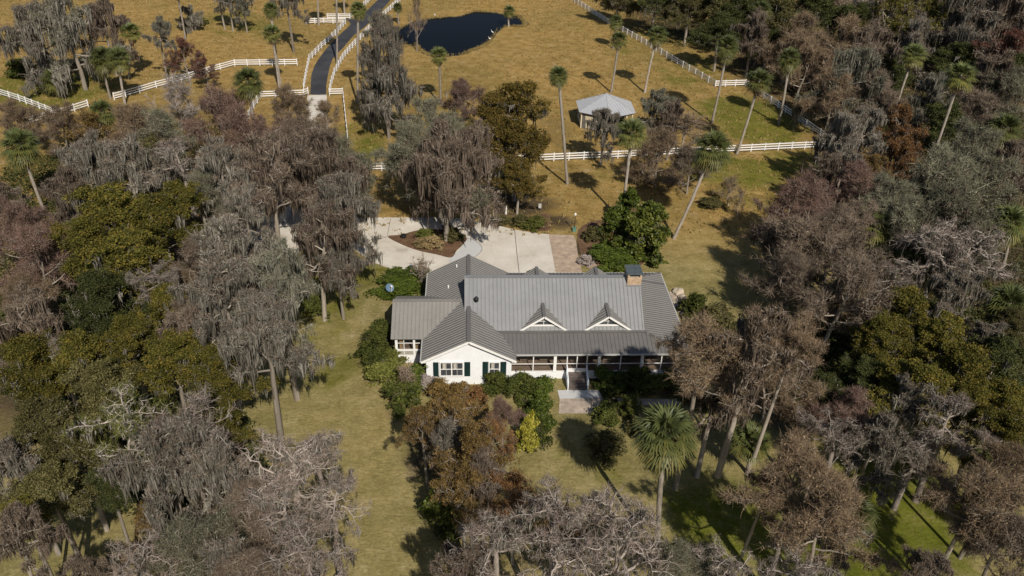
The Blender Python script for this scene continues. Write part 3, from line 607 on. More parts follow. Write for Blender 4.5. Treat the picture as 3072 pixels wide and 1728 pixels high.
# ------------------------------------------------------------------ fences
FWH = plain('white_fence_paint', (.72, .71, .70), .6, var=.06, scale=2)
m = MB(); m.box(-.07, .07, -.07, .07, 0, 1.38); m.box(-.085, .085, -.085, .085, 1.38, 1.42); POST = m.mesh('post', FWH)
def fence(pts, label):
    w3 = [P(*p) for p in pts]; o = w3[0]; e = empty('board_fence', (o[0], o[1], 0), label, 'fence', 'white board fences')
    segs = list(zip(w3[:-1], w3[1:]))
    posts = [w3[0]]
    rails = [[] for _ in range(3)]
    for a, b in segs:
        n = max(1, int(round(np.linalg.norm(b - a) / 2.45)))
        for k in range(1, n + 1): posts.append(a + (b - a) * k / n)
    for z in (.38, .80, 1.22):
        m = MB()
        for a, b in segs: m.bar((a[0]-o[0], a[1]-o[1], z), (b[0]-o[0], b[1]-o[1], z), .05, .17)
        m.build('rail', FWH, e)
    if len(posts) > 100:
        m = MB()
        for q in posts[100:]: m.box(q[0]-o[0]-.07, q[0]-o[0]+.07, q[1]-o[1]-.07, q[1]-o[1]+.07, 0, 1.38)
        m.build('post', FWH, e)['kind'] = 'stuff'; posts = posts[:100]
    for q in posts: link('post', POST, e, (q[0]-o[0], q[1]-o[1], 0))
fence([(-80,262),(0,286),(60,305),(120,328),(180,352)], 'white board fence entering at the left edge, ending at the corner behind bare trees')
fence([(85,374),(135,360),(175,350),(225,334),(266,321)], 'short white board fence between the left edge palm and the gateway palm')
fence([(344,300),(378,291),(420,279),(470,264),(520,251),(570,237),(622,221),(662,210),(705,198),(892,196)], 'long white board fence climbing across the left paddock and ending in open grass')
fence([(740,372),(762,325),(783,294),(912,289),(925,283)], 'white board fence joining the drive end at its left, beside tall palm trunk')
fence([(912,270),(919,228),(928,184),(965,145),(1007,107),(1037,72)], 'white board fence along the left side of the asphalt drive')
fence([(1037,70),(999.6,71),(971.6,70),(945,71),(918,73)], 'short white board fence stub left of the drive entrance, nearer of the two')
fence([(982.5,57),(1050,57),(1059,51)], 'short white board fence stub left of the drive entrance, farther of the two')
fence([(1092,20),(1104,9),(1117,0),(1160,-25)], 'white board fence left of the far drive at the top edge')
fence([(989,286),(993,262),(1004,225),(1029,178.6),(1050,153),(1082,119.6),(1099,101),(1122,77),(1142,59),(1150,51),(1200,5),(1240,-30)], 'white board fence along the pond side of the asphalt drive')
fence([(989,286),(1029,285),(1036,350),(1043,415)], 'white board fence turning down beside the concrete drive below the hanging mossy tree')
fence([(1000,518),(1056,515),(1278,507),(1450,496),(1616,485),(1751,479),(1853,475),(2006,467),(2072,463),(2211,457),(2374,449),(2491,444),(2600,438)], 'long white board fence crossing behind the house yard')
fence([(1690,-14),(1724,8),(1823,71.5),(1855,89),(1938,137),(2048,203),(2145,261),(2235,258)], 'white board fence along the forest edge right of the pond')
fence([(2235,258),(2290,296),(2378,354),(2437,394),(2480,424)], 'white board fence in forest shade at the right paddock corner')
fence([(2740,542),(2776,531),(2819,521),(2870,512)], 'short piece of white board fence glimpsed between right forest trees')
# ------------------------------------------------------------------ vegetation generators
rng = np.random.default_rng(11)
class QB:
    """numpy collector of quads with a tint per face"""
    def __init__(s): s.V = []; s.Q = []; s.T = []; s.n = 0
    def add(s, V, Q, T): s.V.append(V); s.Q.append(Q + s.n); s.T.append(T); s.n += len(V)
    def tube(s, pts, rad, k, tint):
        pts = np.asarray(pts); n = len(pts); t = np.gradient(pts, axis=0); t /= np.linalg.norm(t, axis=1)[:, None] + 1e-9
        ref = np.array([0, 0, 1.]) if abs(t[0, 2]) < .9 else np.array([1., 0, 0])
        a = np.cross(t, ref); a /= np.linalg.norm(a, axis=1)[:, None] + 1e-9; b = np.cross(t, a)
        th = np.arange(k) * 2 * np.pi / k
        V = pts[:, None] + (a[:, None] * np.cos(th)[None, :, None] + b[:, None] * np.sin(th)[None, :, None]) * np.asarray(rad)[:, None, None]
        i = np.arange(n * k).reshape(n, k); j = np.roll(i, -1, 1)
        Q = np.stack([i[:-1], j[:-1], j[1:], i[1:]], -1).reshape(-1, 4)
        s.add(V.reshape(-1, 3), Q, np.clip(tint + rng.normal(0, .12, len(Q)), 0, 1))
    def strips(s, pts, wid, side, T):
        """pts (n,m,3) polylines, wid (m,) or (n,m) half widths, side (n,3)"""
        n, m, _ = pts.shape; wid = np.broadcast_to(wid, (n, m))
        V = np.stack([pts - side[:, None] * wid[..., None], pts + side[:, None] * wid[..., None]], 2).reshape(-1, 3)
        i = np.arange(n * m * 2).reshape(n, m, 2)
        Q = np.stack([i[:, :-1, 0], i[:, :-1, 1], i[:, 1:, 1], i[:, 1:, 0]], -1).reshape(-1, 4)
        s.add(V, Q, np.repeat(T, m - 1))
    def leaves(s, c, size, T, flat=.5):
        n = len(c); a = rng.normal(size=(n, 3)); a[:, 2] *= flat; a /= np.linalg.norm(a, axis=1)[:, None]
        b = rng.normal(size=(n, 3)); b -= a * (a * b).sum(1)[:, None]; b /= np.linalg.norm(b, axis=1)[:, None]
        sz = size * rng.uniform(.6, 1.35, n)[:, None]
        V = np.stack([c - a * sz * .6, c + b * sz * .38, c + a * sz * .7, c - b * sz * .38], 1).reshape(-1, 3)
        s.add(V, np.arange(4 * n).reshape(n, 4), T)
    def mesh(s, name, mat, smooth=False): return qmesh(name, np.concatenate(s.V), np.concatenate(s.Q), mat, np.concatenate(s.T), smooth)
def unit(v): return v / (np.linalg.norm(v) + 1e-9)
def path(start, d, L, n, gn, up, seedless=None):
    p = [np.array(start, float)]; d = unit(np.array(d, float)); st = L / (n - 1)
    for _ in range(n - 1):
        d = unit(d + rng.normal(0, gn, 3) + np.array([0, 0, up])); p.append(p[-1] + d * st)
    return np.array(p)
def skeleton(H, Rr, base=.3, top=.8, nl=10, n2=6, n3=5, rt=.26, gn=.2, up=.08, el0=5, el1=65, fork=False, flare=1.5):
    """trunk, limbs, branches, small branches: lists of (pts, radii)"""
    tr = path((0, 0, 0), (rng.normal(0, .04), rng.normal(0, .04), 1), H * top, 9, .05, .05)
    t = np.linspace(0, 1, 9); r0 = rt * (1 - .75 * t); r0[0] *= flare; out = [[(tr, r0)], [], [], []]
    az = rng.uniform(0, 6.28)
    for i in range(nl):
        f = base + (1 - base) * (i + rng.uniform(-.3, .3)) / max(nl - 1, 1); f = min(max(f, base * .9), .99)
        k = f * 8; j = int(k); s = tr[j] + (tr[min(j + 1, 8)] - tr[j]) * (k - j); az += 2.4 + rng.normal(0, .3)
        g = (f - base) / (1 - base); el = R_(el0 + (el1 - el0) * g + rng.normal(0, 8)); L = Rr * (1.05 - .45 * g) * rng.uniform(.75, 1.15)
        d = (math.cos(az) * math.cos(el), math.sin(az) * math.cos(el), math.sin(el))
        l1 = path(s, d, L, 8, gn, up); rl = rt * .42 * (1 - .35 * g) * np.linspace(1, .25, 8); out[1].append((l1, rl))
        for q in range(n2):
            f2 = .25 + .75 * (q + rng.uniform(0, .8)) / n2; kk = min(f2 * 7, 6.99); jj = int(kk); s2 = l1[jj] + (l1[jj+1] - l1[jj]) * (kk - jj); tg = unit(l1[jj+1] - l1[jj])
            d2 = unit(tg * .55 + rng.normal(0, .55, 3) + np.array([0, 0, .2])); L2 = L * rng.uniform(.3, .55) * (1.15 - .45 * f2)
            l2 = path(s2, d2, L2, 6, gn * 1.2, up); out[2].append((l2, rt * .17 * np.linspace(1, .3, 6)))
            for z in range(n3):
                f3 = .2 + .8 * (z + rng.uniform(0, .9)) / n3; k3 = min(f3 * 5, 4.99); j3 = int(k3); s3 = l2[j3] + (l2[j3+1] - l2[j3]) * (k3 - j3); t3 = unit(l2[j3+1] - l2[j3])
                l3 = path(s3, unit(t3 * .5 + rng.normal(0, .6, 3) + np.array([0, 0, .15])), L2 * rng.uniform(.35, .65), 5, gn * 1.3, up)
                out[3].append((l3, rt * .075 * np.linspace(1, .35, 5)))
    return out
def wood(sk, k0=8, thin=1.):
    q = QB()
    for lv, k in ((0, k0), (1, 6), (2, 4), (3, 3)):
        for p, r in sk[lv]: q.tube(p, np.maximum(r, .018) * (thin if lv == 3 else 1), k, .35 + .12 * lv)
    return q
def squash(sk, k):
    """flatten the crown about its centre by k and carry the trunk straight down well below the crown"""
    ends = np.concatenate([p[-1:] for l in (2, 3) for p, _ in sk[l]]); zc = (np.percentile(ends[:, 2], 4) + np.percentile(ends[:, 2], 97)) / 2
    out = []
    for lv, L in enumerate(sk):
        nl = []
        for p, r in L:
            p = p.copy(); p[:, 2] = (p[:, 2] - zc) * k + zc
            if lv == 0:
                b = p[0]; t = (p[0] - p[2]); t = t / (abs(t[2]) + 1e-6); ext = [b + t * q * np.array([.6, .6, 1]) for q in (12, 9, 6, 3.5, 1.6)]
                p = np.concatenate([np.array(ext), p]); r = np.concatenate([[r[1] * q for q in (1.5, 1.4, 1.3, 1.2, 1.1)], r]); r[5] = r[6] * 1.05
            nl.append((p, r))
        out.append(nl)
    return out
def fine_pts(sk, lv, n):
    ps = np.array([p for l in lv for p, _ in sk[l][:] if True and len(p) == len(sk[l][0][0])], dtype=object) if len(lv) > 1 else np.array([p for p, _ in sk[lv[0]]])
    if len(lv) > 1: ps = [p for l in lv for p, _ in sk[l]]
    idx = rng.integers(0, len(ps), n); out = np.empty((n, 3)); dr = np.empty((n, 3))
    for i, j in enumerate(idx):
        p = ps[j]; t = rng.uniform(.1, .999) * (len(p) - 1); a = int(t); out[i] = p[a] + (p[a+1] - p[a]) * (t - a); dr[i] = unit(p[a+1] - p[a])
    return out, dr
def twigs(q, sk, n, L, w, spread=.7, up=.15):
    s, d = fine_pts(sk, [3], n); d = d + rng.normal(0, spread, (n, 3)) + [0, 0, up]; d /= np.linalg.norm(d, axis=1)[:, None]
    l = (L * rng.uniform(.4, 1.3, n))[:, None]; m = s + d * l * .5 + rng.normal(0, .06, (n, 3)) * L; e = s + d * l + rng.normal(0, .12, (n, 3)) * L
    side = rng.normal(size=(n, 3)); side -= d * (side * d).sum(1)[:, None]; side /= np.linalg.norm(side, axis=1)[:, None]
    q.strips(np.stack([s, m, e], 1), np.array([w, w * .8, w * .25]), side, np.clip(rng.normal(.5, .25, n), 0, 1)); return e
def moss(q, sk, ncl, per, Lmin, Lmax, w=.05, lv=(2, 3), rad=.3):
    c, _ = fine_pts(sk, list(lv), ncl); Lc = rng.uniform(0, 1, ncl) ** 1.6 * (Lmax - Lmin) + Lmin; tc = rng.normal(.5, .2, ncl)
    n = ncl * per; ci = np.repeat(np.arange(ncl), per); off = rng.normal(0, 1, (n, 3)) * [1, 1, .25]; rr_ = np.linalg.norm(off[:, :2], axis=1)
    st = c[ci] + off * rad; L = Lc[ci] * np.clip(1.15 - rr_ * .45, .2, 1.2) * rng.uniform(.6, 1.15, n); L = np.minimum(L, np.maximum(st[:, 2] - .6, .15))
    dx = rng.normal(0, .05, (n, 3)); dx[:, 2] = 0; cen = (c[ci] - st) * .35; cen[:, 2] = 0
    p = np.stack([st, st + (dx + cen * .5) - np.array([0, 0, 1]) * (L * .45)[:, None], st + dx * 2 + cen - np.array([0, 0, 1]) * L[:, None]], 1)
    an = rng.uniform(0, np.pi, n); side = np.stack([np.cos(an), np.sin(an), np.zeros(n)], 1)
    ww = w * rng.uniform(.6, 1.5, n); q.strips(p, ww[:, None] * np.array([.8, 1., .12]), side, np.clip(tc[ci] + rng.normal(0, .15, n), 0, 1))
def leafballs(q, sk, ncl, per, rad, size, lv=(2, 3), flat=.6, bias=0., zs=.65):
    c, d = fine_pts(sk, list(lv), ncl); c = c + d * rad * .4; tc = np.clip(rng.normal(.5 + bias, .24, ncl), 0, 1); n = ncl * per; ci = np.repeat(np.arange(ncl), per)
    o = rng.normal(0, 1, (n, 3)); o /= np.linalg.norm(o, axis=1)[:, None]; o *= (rng.uniform(0, 1, n) ** .45)[:, None] * rad * rng.uniform(.7, 1.3, ncl)[ci][:, None]; o[:, 2] *= zs
    q.leaves(c[ci] + o, size, np.clip(tc[ci] + rng.normal(0, .16, n), 0, 1), flat)

PROTO = {}          # kind -> list of dict(part -> mesh), R, HC (crown radius, crown centre height)
def add_proto(kind, parts, sk):
    ends = np.array([p[-1] for p, _ in sk[2]] + [p[-1] for p, _ in sk[3]]); rad = np.percentile(np.linalg.norm(ends[:, :2], axis=1), 92)
    PROTO.setdefault(kind, []).append(dict(parts=parts, R=float(rad), HC=float((np.percentile(ends[:, 2], 4) + np.percentile(ends[:, 2], 97)) / 2)))
MT = MAT
for v in range(6):      # grey moss-draped bare trees
    sk = skeleton(15, 5.4, base=.25, nl=13, n2=6, n3=5, rt=.30, gn=.20, up=.02, el0=-5, el1=60); sk = squash(sk, 0.78)
    a = wood(sk); c = QB(); twigs(c, sk, 3600, .8, .016); m = QB(); moss(m, sk, 540, 15, .35, 3.2, .055, rad=.32); leafballs(c, sk, 60 * (v % 3), 12, .4, .15)
    add_proto('mossy', dict(trunk=a.mesh('trunk', MT['bark']), crown=c.mesh('crown', MT['twig']), moss=m.mesh('moss', MT['moss'])), sk)
for v in range(4):      # brown twiggy bare trees with short moss
    sk = skeleton(13, 5.6, base=.3, nl=12, n2=7, n3=6, rt=.22, gn=.2, up=.10, el0=12, el1=70); sk = squash(sk, 0.7)
    a = wood(sk); c = QB(); e = twigs(c, sk, 11000, .85, .0135, .95, .2); m = QB(); moss(m, sk, 260, 10, .3, 1.5, .045, rad=.22)
    l = QB(); leafballs(c, sk, 520, 10, .45, .13)
    add_proto('twiggy', dict(trunk=a.mesh('trunk', MT['bark']), crown=c.mesh('crown', MT['twig']), moss=m.mesh('moss', MT['mossb'])), sk)
for v in range(3):      # olive leaved oaks
    sk = skeleton(13, 5.8, base=.35, nl=12, n2=7, n3=5, rt=.30, gn=.22, up=.06, el0=8, el1=68); sk = squash(sk, 0.72)
    a = wood(sk); c = QB(); leafballs(c, sk, 900, 40, .72, .19); twigs(c, sk, 900, .9, .014); m = QB(); moss(m, sk, 130, 13, .5, 2.6, .05, rad=.25)
    add_proto('oak', dict(trunk=a.mesh('trunk', MT['bark']), crown=c.mesh('crown', MT['oak']), moss=m.mesh('moss', MT['moss'])), sk)
for v in range(3):      # thin crowned leafy trees (rust, maroon, grey green)
    sk = skeleton(12, 5.2, base=.3, nl=12, n2=7, n3=5, rt=.22, gn=.22, up=.08, el0=8, el1=70); sk = squash(sk, 0.8)
    a = wood(sk); c = QB(); leafballs(c, sk, 460, 22, .5, .16); twigs(c, sk, 2600, .8, .015); m = QB(); moss(m, sk, 110, 12, .4, 1.8, .045, rad=.22)
    add_proto('thin', dict(trunk=a.mesh('trunk', MT['bark']), crown=c.mesh('crown', MT['rust']), moss=m.mesh('moss', MT['mossb'])), sk)
for v in range(3):      # pale gnarled bare trees with moss under the limbs
    sk = skeleton(12, 6.2, base=.4, nl=10, n2=6, n3=5, rt=.34, gn=.36, up=.05, el0=0, el1=58); sk = squash(sk, 0.58)
    a = wood(sk, thin=1.15); c = QB(); twigs(c, sk, 2900, .75, .014, .8, .0); m = QB(); moss(m, sk, 130, 12, .3, 2.0, .045, rad=.26)
    add_proto('pale', dict(trunk=a.mesh('trunk', MT['barkp']), crown=c.mesh('crown', MT['twigl']), moss=m.mesh('moss', MT['moss'])), sk)
for v in range(2):      # open bare saplings, fine upright twigs
    sk = skeleton(9, 3.6, base=.15, nl=12, n2=6, n3=4, rt=.13, gn=.14, up=.12, el0=35, el1=78)
    a = wood(sk); c = QB(); twigs(c, sk, 3000, .9, .014, .4, .3)
    add_proto('bare', dict(trunk=a.mesh('trunk', MT['barkp']), crown=c.mesh('crown', MT['twigb'])), sk)
for v in range(3):      # bushes
    sk = skeleton(1.6, 1.6, base=.05, top=.9, nl=14, n2=5, n3=3, rt=.06, gn=.25, up=.08, el0=5, el1=75)
    a = wood(sk, 5); c = QB(); leafballs(c, sk, 230, 24, .32, .14)
    add_proto('bush', dict(stem=a.mesh('stem', MT['barkd']), foliage=c.mesh('foliage', MT['green'])), sk)
for v in range(1):      # magnolia: big glossy leaves
    sk = skeleton(5.5, 3.1, base=.08, nl=14, n2=7, n3=4, rt=.16, gn=.2, up=.06, el0=2, el1=75)
    a = wood(sk, 5); c = QB(); leafballs(c, sk, 560, 26, .48, .34, flat=.7)
    add_proto('magnolia', dict(trunk=a.mesh('trunk', MT['bark']), crown=c.mesh('crown', MT['magn'])), sk)
CT = [0]
def place(kind, name, x, y, r, hc, label, cat='tree', group=None, mats=None, skip=(), px=True, v=None, zf=1.):
    """x, y, r: crown centre and radius as seen in the overview, hc: real height of the crown centre"""
    p = G(x, y, hc) if px else np.array([x, y, hc]); Rr = r * mpp(p) * (1.14 if kind in ('mossy', 'twiggy', 'oak', 'thin', 'pale') else 1) if px else r
    pr = PROTO[kind]; CT[0] += 1; d = pr[(CT[0] * 7 + int(x)) % len(pr) if v is None else v]
    e = empty(name, (p[0], p[1], 0), label, cat, group, rz=(CT[0] * 2.39996) % 6.28)
    sc_ = Rr / d['R']; tall = kind in ('mossy', 'twiggy', 'oak', 'thin', 'pale'); e.scale = (sc_, sc_, sc_ * zf if tall else hc / d['HC'] * zf); off = hc / (sc_ * zf) - d['HC'] if tall else 0
    for part, me in d['parts'].items():
        if part in skip: continue
        link(part, me, e, (0, 0, off), mat=MT[mats[part]] if mats and part in mats else me.materials[0])
    return e

# palms --------------------------------------------------------------------------------
def palm_crown(n=46, R=1.75, low=-55):
    q = QB(); dead = QB()
    for i in range(n + 14):
        isd = i >= n; az = i * 2.39996 + rng.normal(0, .1); t = (i + .5) / n
        el = R_(85 - (85 - low) * (t ** .8)) if not isd else R_(rng.uniform(-85, -62)); el += rng.normal(0, .08)
        L = R * rng.uniform(.42, .55) * (.3 + .7 * min(t * 2.2, 1)); d = np.array([math.cos(az)*math.cos(el), math.sin(az)*math.cos(el), math.sin(el)]); rt = np.array([-math.sin(az), math.cos(az), 0]); nm = np.cross(d, rt)
        o = d * .08; h = o + d * L; h[2] -= .06; tgt = dead if isd else q
        tint = np.clip(.85 - .75 * t if not isd else rng.uniform(.2, .8), 0, 1)
        tgt.strips(np.array([[o, (o + h) / 2, h]]), np.array([.03, .025, .02]), rt[None], np.array([tint]))
        k = 17; ang = np.linspace(-1.75, 1.75, k); fl = R * .62 * (1 - .22 * np.abs(ang / 1.75) ** 2) * (rng.uniform(.5, .8) if isd else 1)
        dirs = d[None] * np.cos(ang)[:, None] + rt[None] * np.sin(ang)[:, None] - nm[None] * (.18 * np.abs(np.sin(ang)))[:, None]
        dirs /= np.linalg.norm(dirs, axis=1)[:, None]; fl = fl[:, None] * rng.uniform(.88, 1.08, (k, 1))
        a = np.repeat(h[None], k, 0); b = h + dirs * fl * .55; c = h + dirs * fl; c[:, 2] -= fl[:, 0] * rng.uniform(.12, .32, k); b[:, 2] -= fl[:, 0] * .02
        sd = np.cross(dirs, nm); sd /= np.linalg.norm(sd, axis=1)[:, None] + 1e-9
        tgt.strips(np.stack([a, b, c], 1), np.array([.015, .058, .006]) * R / 1.75, sd, np.clip(tint + rng.normal(0, .14, k), 0, 1))
    return q.mesh('crown', MT['palm']), dead.mesh('dead_fronds', MT['palmd'])
PC = [palm_crown(46), palm_crown(38, low=-40), palm_crown(52, low=-65)]
def palm_trunk():
    q = QB(); n = 26; z = np.linspace(0, 1, n); b = rng.normal(0, .12, 2); p = np.stack([0 * z, 0 * z, z], 1)
    r = .21 + .09 * np.exp(-z * 18) + .012 * rng.normal(size=n) + .05 * np.clip(z - .93, 0, 1) * 14
    q.tube(p, r, 8, .55); V = q.V[0]; V[:, 0] += b[0] * np.sin(V[:, 2] * 3.14) * 1.6; V[:, 1] += b[1] * np.sin(V[:, 2] * 3.14); return q
class _T: pass
PTR = []
for v in range(3):
    q = palm_trunk(); PTR.append(q.mesh('trunk', MT['bark'], True))
NP = [0]
def palm(cx, cy, bx, by, r, label, yellow=False, dead=True, v=None, mat=None):
    B = G(bx, by); q = PY(cx * K, cy * K, B[1]); h = max(q[2], 1.2); dx = q[0] - B[0]; NP[0] += 1; i = NP[0] % 3 if v is None else v
    Rr = r * mpp(q); e = empty('cabbage_palm', (B[0], B[1], 0), label, 'palm tree', 'cabbage palms')
    L = math.hypot(h, dx); t = link('trunk', PTR[i], e, mat=MT['bark']); t.scale = (1, 1, L); t.rotation_euler = (0, math.atan2(dx, h), 0)
    c = link('crown', PC[i][0], e, (dx, 0, h), mat=mat or MT['palm']); kz = 1.4 + .35 * ((NP[0] * 37) % 10) / 10; c.scale = (Rr / 1.8, Rr / 1.8, Rr / kz); c.rotation_euler = (0, 0, NP[0] * 1.3)
    if dead: d = link('dead_fronds', PC[i][1], e, (dx, 0, h), mat=MT['palmd']); d.scale = (Rr / 1.8, Rr / 1.8, Rr / 1.5); d.rotation_euler = (0, 0, NP[0] * 1.3)
    return e
for a in [
 (328,77,324,197,28,'small palm with bright fronds between the mossy grove and the red-leaved tree, upper left'),
 (257,143,278,248,38,'left palm of the touching pair beside the upper left mossy grove'),
 (297,143,315,264,33,'right palm of the touching pair beside the upper left mossy grove'),
 (143,200,145,240,42,'low stubby palm on the grass beneath the upper left mossy grove'),
 (257,277,290,407,38,'palm whose crown stands just right of the gap between two left fences'),
 (623,200,658,423,42,'tall leaning palm with full crown left of the fence corner by the drive'),
 (683,80,703,226,27,'lower crown of the two stacked palms in the pasture left of the drive'),
 (680,20,706,213,22,'upper crown of the two stacked palms in the pasture left of the drive'),
 (50,360,115,541,52,'big palm at the left edge with pale bare trunk leaning right'),
 (443,-30,467,100,25,'bare palm trunk left of the dark pasture bush, crown out of frame'),
 (545,-40,566,74,25,'bare palm trunk standing alone in the top pasture, crown out of frame'),
 (800,-45,802,63,24,'palm trunk in front of the nearer fence stub at the drive, crown out of frame'),
 (845,-50,848,162,24,'tall palm trunk rising between the drive and its fences, crown out of frame'),
 (901,20,900,260,25,'tall palm in front of the drive with crown at the top edge'),
 (865,-60,867,35,22,'far palm trunk behind the fence stub at the top edge'),
 (1104,137,1108,265,25,'palm standing below the pond with its shadow on dry grass'),
 (1405,185,1427,463,30,'tall slender palm in front of the long fence, left of the pavilion'),
 (1281,25,1280,68,17,'small palm on the right end of the pond bank'),
 (1557,97,1537,233,24,'palm rising directly behind the white pavilion roof'),
 (1550,52,1542,122,20,'palm behind the pavilion palm, nearer the forest fence'),
 (1655,83,1622,233,29,'palm right of the pavilion close to the forest fence'),
 (1589,330,1562,555,43,'tall palm growing from the magnolia shrubbery right of the court'),
 (1831,113,1791,308,33,'yellow-skirted palm in front of the fence corner by the forest'),
 (1917,20,1897,167,28,'tall palm inside the forest at the top edge with long bare trunk'),
 (1911,200,1854,388,37,'large round-crowned palm leaning over the right end of the long fence'),
 (1987,143,1959,312,32,'palm with moss beside the shaded forest fence'),
 (2301,133,2249,290,35,'palm deep in the right forest above the rust-leaved tree'),
 (2417,187,2331,437,43,'big dark palm with long leaning trunk right of the rust-leaved tree'),
 (1796,367,1695,600,54,'palm with long curved pale trunk right of the magnolia shrubbery'),
 (2530,320,2520,430,46,'palm near the right edge below the maroon tree'),
 (2194,563,2165,690,60,'large palm crown left in the right edge palm thicket'),
 (2540,553,2520,680,54,'large palm crown at the right edge above the thicket'),
 (2334,643,2330,760,58,'palm in the middle of the right thicket behind pale branches'),
 (2250,655,2245,740,46,'low palm between the thicket palms, left of the pale dead tree'),
 (2540,760,2510,900,66,'huge palm crown at the right edge over the leaning trunk'),
 (1675,1083,1655,1385,84,'big foreground palm below the front terrace with its full straight trunk'),
 (1890,1105,1880,1190,56,'palm fronds poking up behind the brown tree right of the foreground palm'),
 (2494,1150,2470,1310,62,'palm at the lower right edge beside the leaning mossy trunks'),
 (2150,1290,2120,1400,62,'palm half swallowed by the big brown tree at lower right'),
 (2517,1275,2500,1370,50,'lowest right palm tangled in twigs at the frame edge'),
]: palm(*a)
palm(1000,16,1003,60,14,'tiny far palm beside the drive at the top edge',dead=False)

def MO(x, y, r, hc, lab, **k):
    if 'mats' not in k: k['mats'] = [dict(), dict(moss='mosso', crown='twigo'), dict(moss='mossb'), dict(crown='twigo')][int(x * 13 + y * 7) % 4]
    return place('mossy', 'mossy_tree', x, y, r, hc, lab, group='moss-hung bare trees', **k)
def TW(x, y, r, hc, lab, c='twig', **k):
    if c == 'twig' and int(x * 3 + y) % 3 == 0: c = 'twigo'
    return place('twiggy', 'bare_tree', x, y, r, hc, lab, group='brown leafless trees', mats=dict(crown=c), **k)
def OK(x, y, r, hc, lab, c='oak', **k): return place('oak', 'oak_tree', x, y, r, hc, lab, group='evergreen oaks', mats=dict(crown=c), **k)
def TH(x, y, r, hc, lab, c='rust', **k): return place('thin', 'autumn_tree', x, y, r, hc, lab, mats=dict(crown=c), **k)
def PA(x, y, r, hc, lab, **k): return place('pale', 'gnarled_tree', x, y, r, hc, lab, group='pale gnarled bare trees', **k)
def BA(x, y, r, hc, lab, c='twigb', **k): return place('bare', 'bare_sapling', x, y, r, hc, lab, mats=dict(crown=c), **k)
# upper left
MO(75,95,70,9.5,'leftmost mossy tree of the upper left grove with bare trunk showing')
MO(180,85,88,10.5,'largest grey mossy tree of the upper left grove')
MO(262,60,55,10,'right-hand mossy tree of the upper left grove')
TH(465,135,42,6,'small maroon-leaved tree by the climbing left fence','maroon')
TH(515,170,30,4,'low maroon bush-like tree touching the climbing left fence','maroon')
MO(398,75,30,10,'slim mossy tree with pale trunk beside the maroon tree')
BA(440,240,58,6,'spreading pale leafless tree in front of the climbing left fence','twigp')
MO(575,0,32,7,'small mossy tree at the top edge of the left pasture')
MO(610,5,26,7,'mossy tree beside the stacked palms at the top edge')
MO(480,45,26,3,'dark mossy bush by the leaning trunk in the top pasture')
place('mossy','mossy_tree',722,0,38,11,'mossy tree with thick straight pale trunk left of the drive, top edge',group='moss-hung bare trees')
TW(150,310,52,5,'brown leafless tree overhanging the left fence corner','twigb')
TW(50,300,48,5,'brown leafless tree at the left edge below the fence','twigb')
TW(330,330,80,8,'wide brown leafless tree below the gateway palm','twigb')
TW(430,330,70,8,'brown leafless tree in front of the fence, left of the tall leaning palm')
TW(545,300,75,8,'reddish leafless tree at the foot of the tall leaning palm','twigr')
TW(640,345,80,8,'reddish leafless tree right of the tall leaning palm','twigr')
TW(735,265,48,6,'leafless tree with tan seed heads left of the drive end','twigb')
TW(812,290,34,5,'sparse seed-headed tree leaning over the drive end','twigb',skip=('moss',))
TW(760,370,85,9,'mauve leafless tree hiding the concrete drive')
PA(460,410,85,8,'pale branched tree with greenish twigs in the upper left woods')
MO(225,425,75,8.5,'grey mossy tree below the gateway palm trunk')
MO(330,430,75,8,'grey mossy tree in the middle of the left woods')
MO(170,480,60,7,'mossy tree right of the big left edge palm trunk')
MO(10,500,45,6,'mossy tree at the very left edge under the palm')
MO(560,440,80,9,'dark mossy tree between olive oak and mauve trees')
MO(680,450,90,10,'mossy tree with heavy pale limbs above the outbuilding')
MO(800,430,100,10,'broad grey mossy tree over the concrete drive')
MO(860,520,85,11,'long-tressed mossy tree dangling over the court edge')
MO(800,610,85,10,'mossy tree whose tresses hang down to the left lawn')
TW(880,420,70,9,'mauve leafless tree above the court edge')
TW(500,480,60,8,'mauve leafless tree above the big olive oak')
MO(970,150,60,13,'tall narrow mossy tree beside the drive right fence',zf=1.5)
MO(972,232,64,8,'lower skirt tree of the tall narrow mossy tree by the drive')
MO(945,60,30,14,'mossy leaning tree top over the drive at the top edge')
place('bare','bare_sapling',1045,25,20,9,'mossy limb tree with flared pale trunk at the pond left edge',group='moss-hung bare trees')
# middle
TW(1105,390,110,10,'great brown tree over the planting bed with trunk in the court',v=0)
MO(1120,440,105,9.5,'mossy lower crown tree beside the court island',v=1,mats=dict(moss='mossb'))
MO(1190,400,72,10,'mossy tree right of the great brown court tree',mats=dict(moss='mossb'))
TW(1020,360,62,9,'brown leafless tree left of the great court tree')
TW(1165,245,52,7,'pinkish leafless tree below the pond','twigr')
TW(1080,300,55,8,'grey leafless tree between drive fence and green oak')
OK(1288,255,72,13,'tall brown-green oak in the middle, its upper crown against dry grass','oakb',v=0)
OK(1297,350,72,9.5,'lower leafy oak mass beside the long fence','oakb',v=1)
OK(1245,300,42,10,'left shoulder oak of the tall brown-green oak')
OK(1305,440,48,6,'small mossy oak at the foot of the tall brown-green oak','oakb')
MO(1520,320,45,6.5,'mossy tree draped in front of the pavilion left wall')
MO(1640,275,45,8,'mossy treetop behind the right side of the pavilion')
MO(1690,300,40,7,'mossy tree right of the pavilion')
BA(1720,330,62,5,'tan leafless fan-shaped tree right of the pavilion','twigb')
TW(1660,395,60,5,'grey tangled tree in front of the long fence','twigb')
TW(1740,410,55,5,'grey leafless tree left of the curved palm crown')
BA(1840,470,32,3,'young leafless tree on the lawn right of the curved palm','twigb')
BA(1862,560-60,14,3,'thin bare sapling standing alone with thin shadow on the lawn')
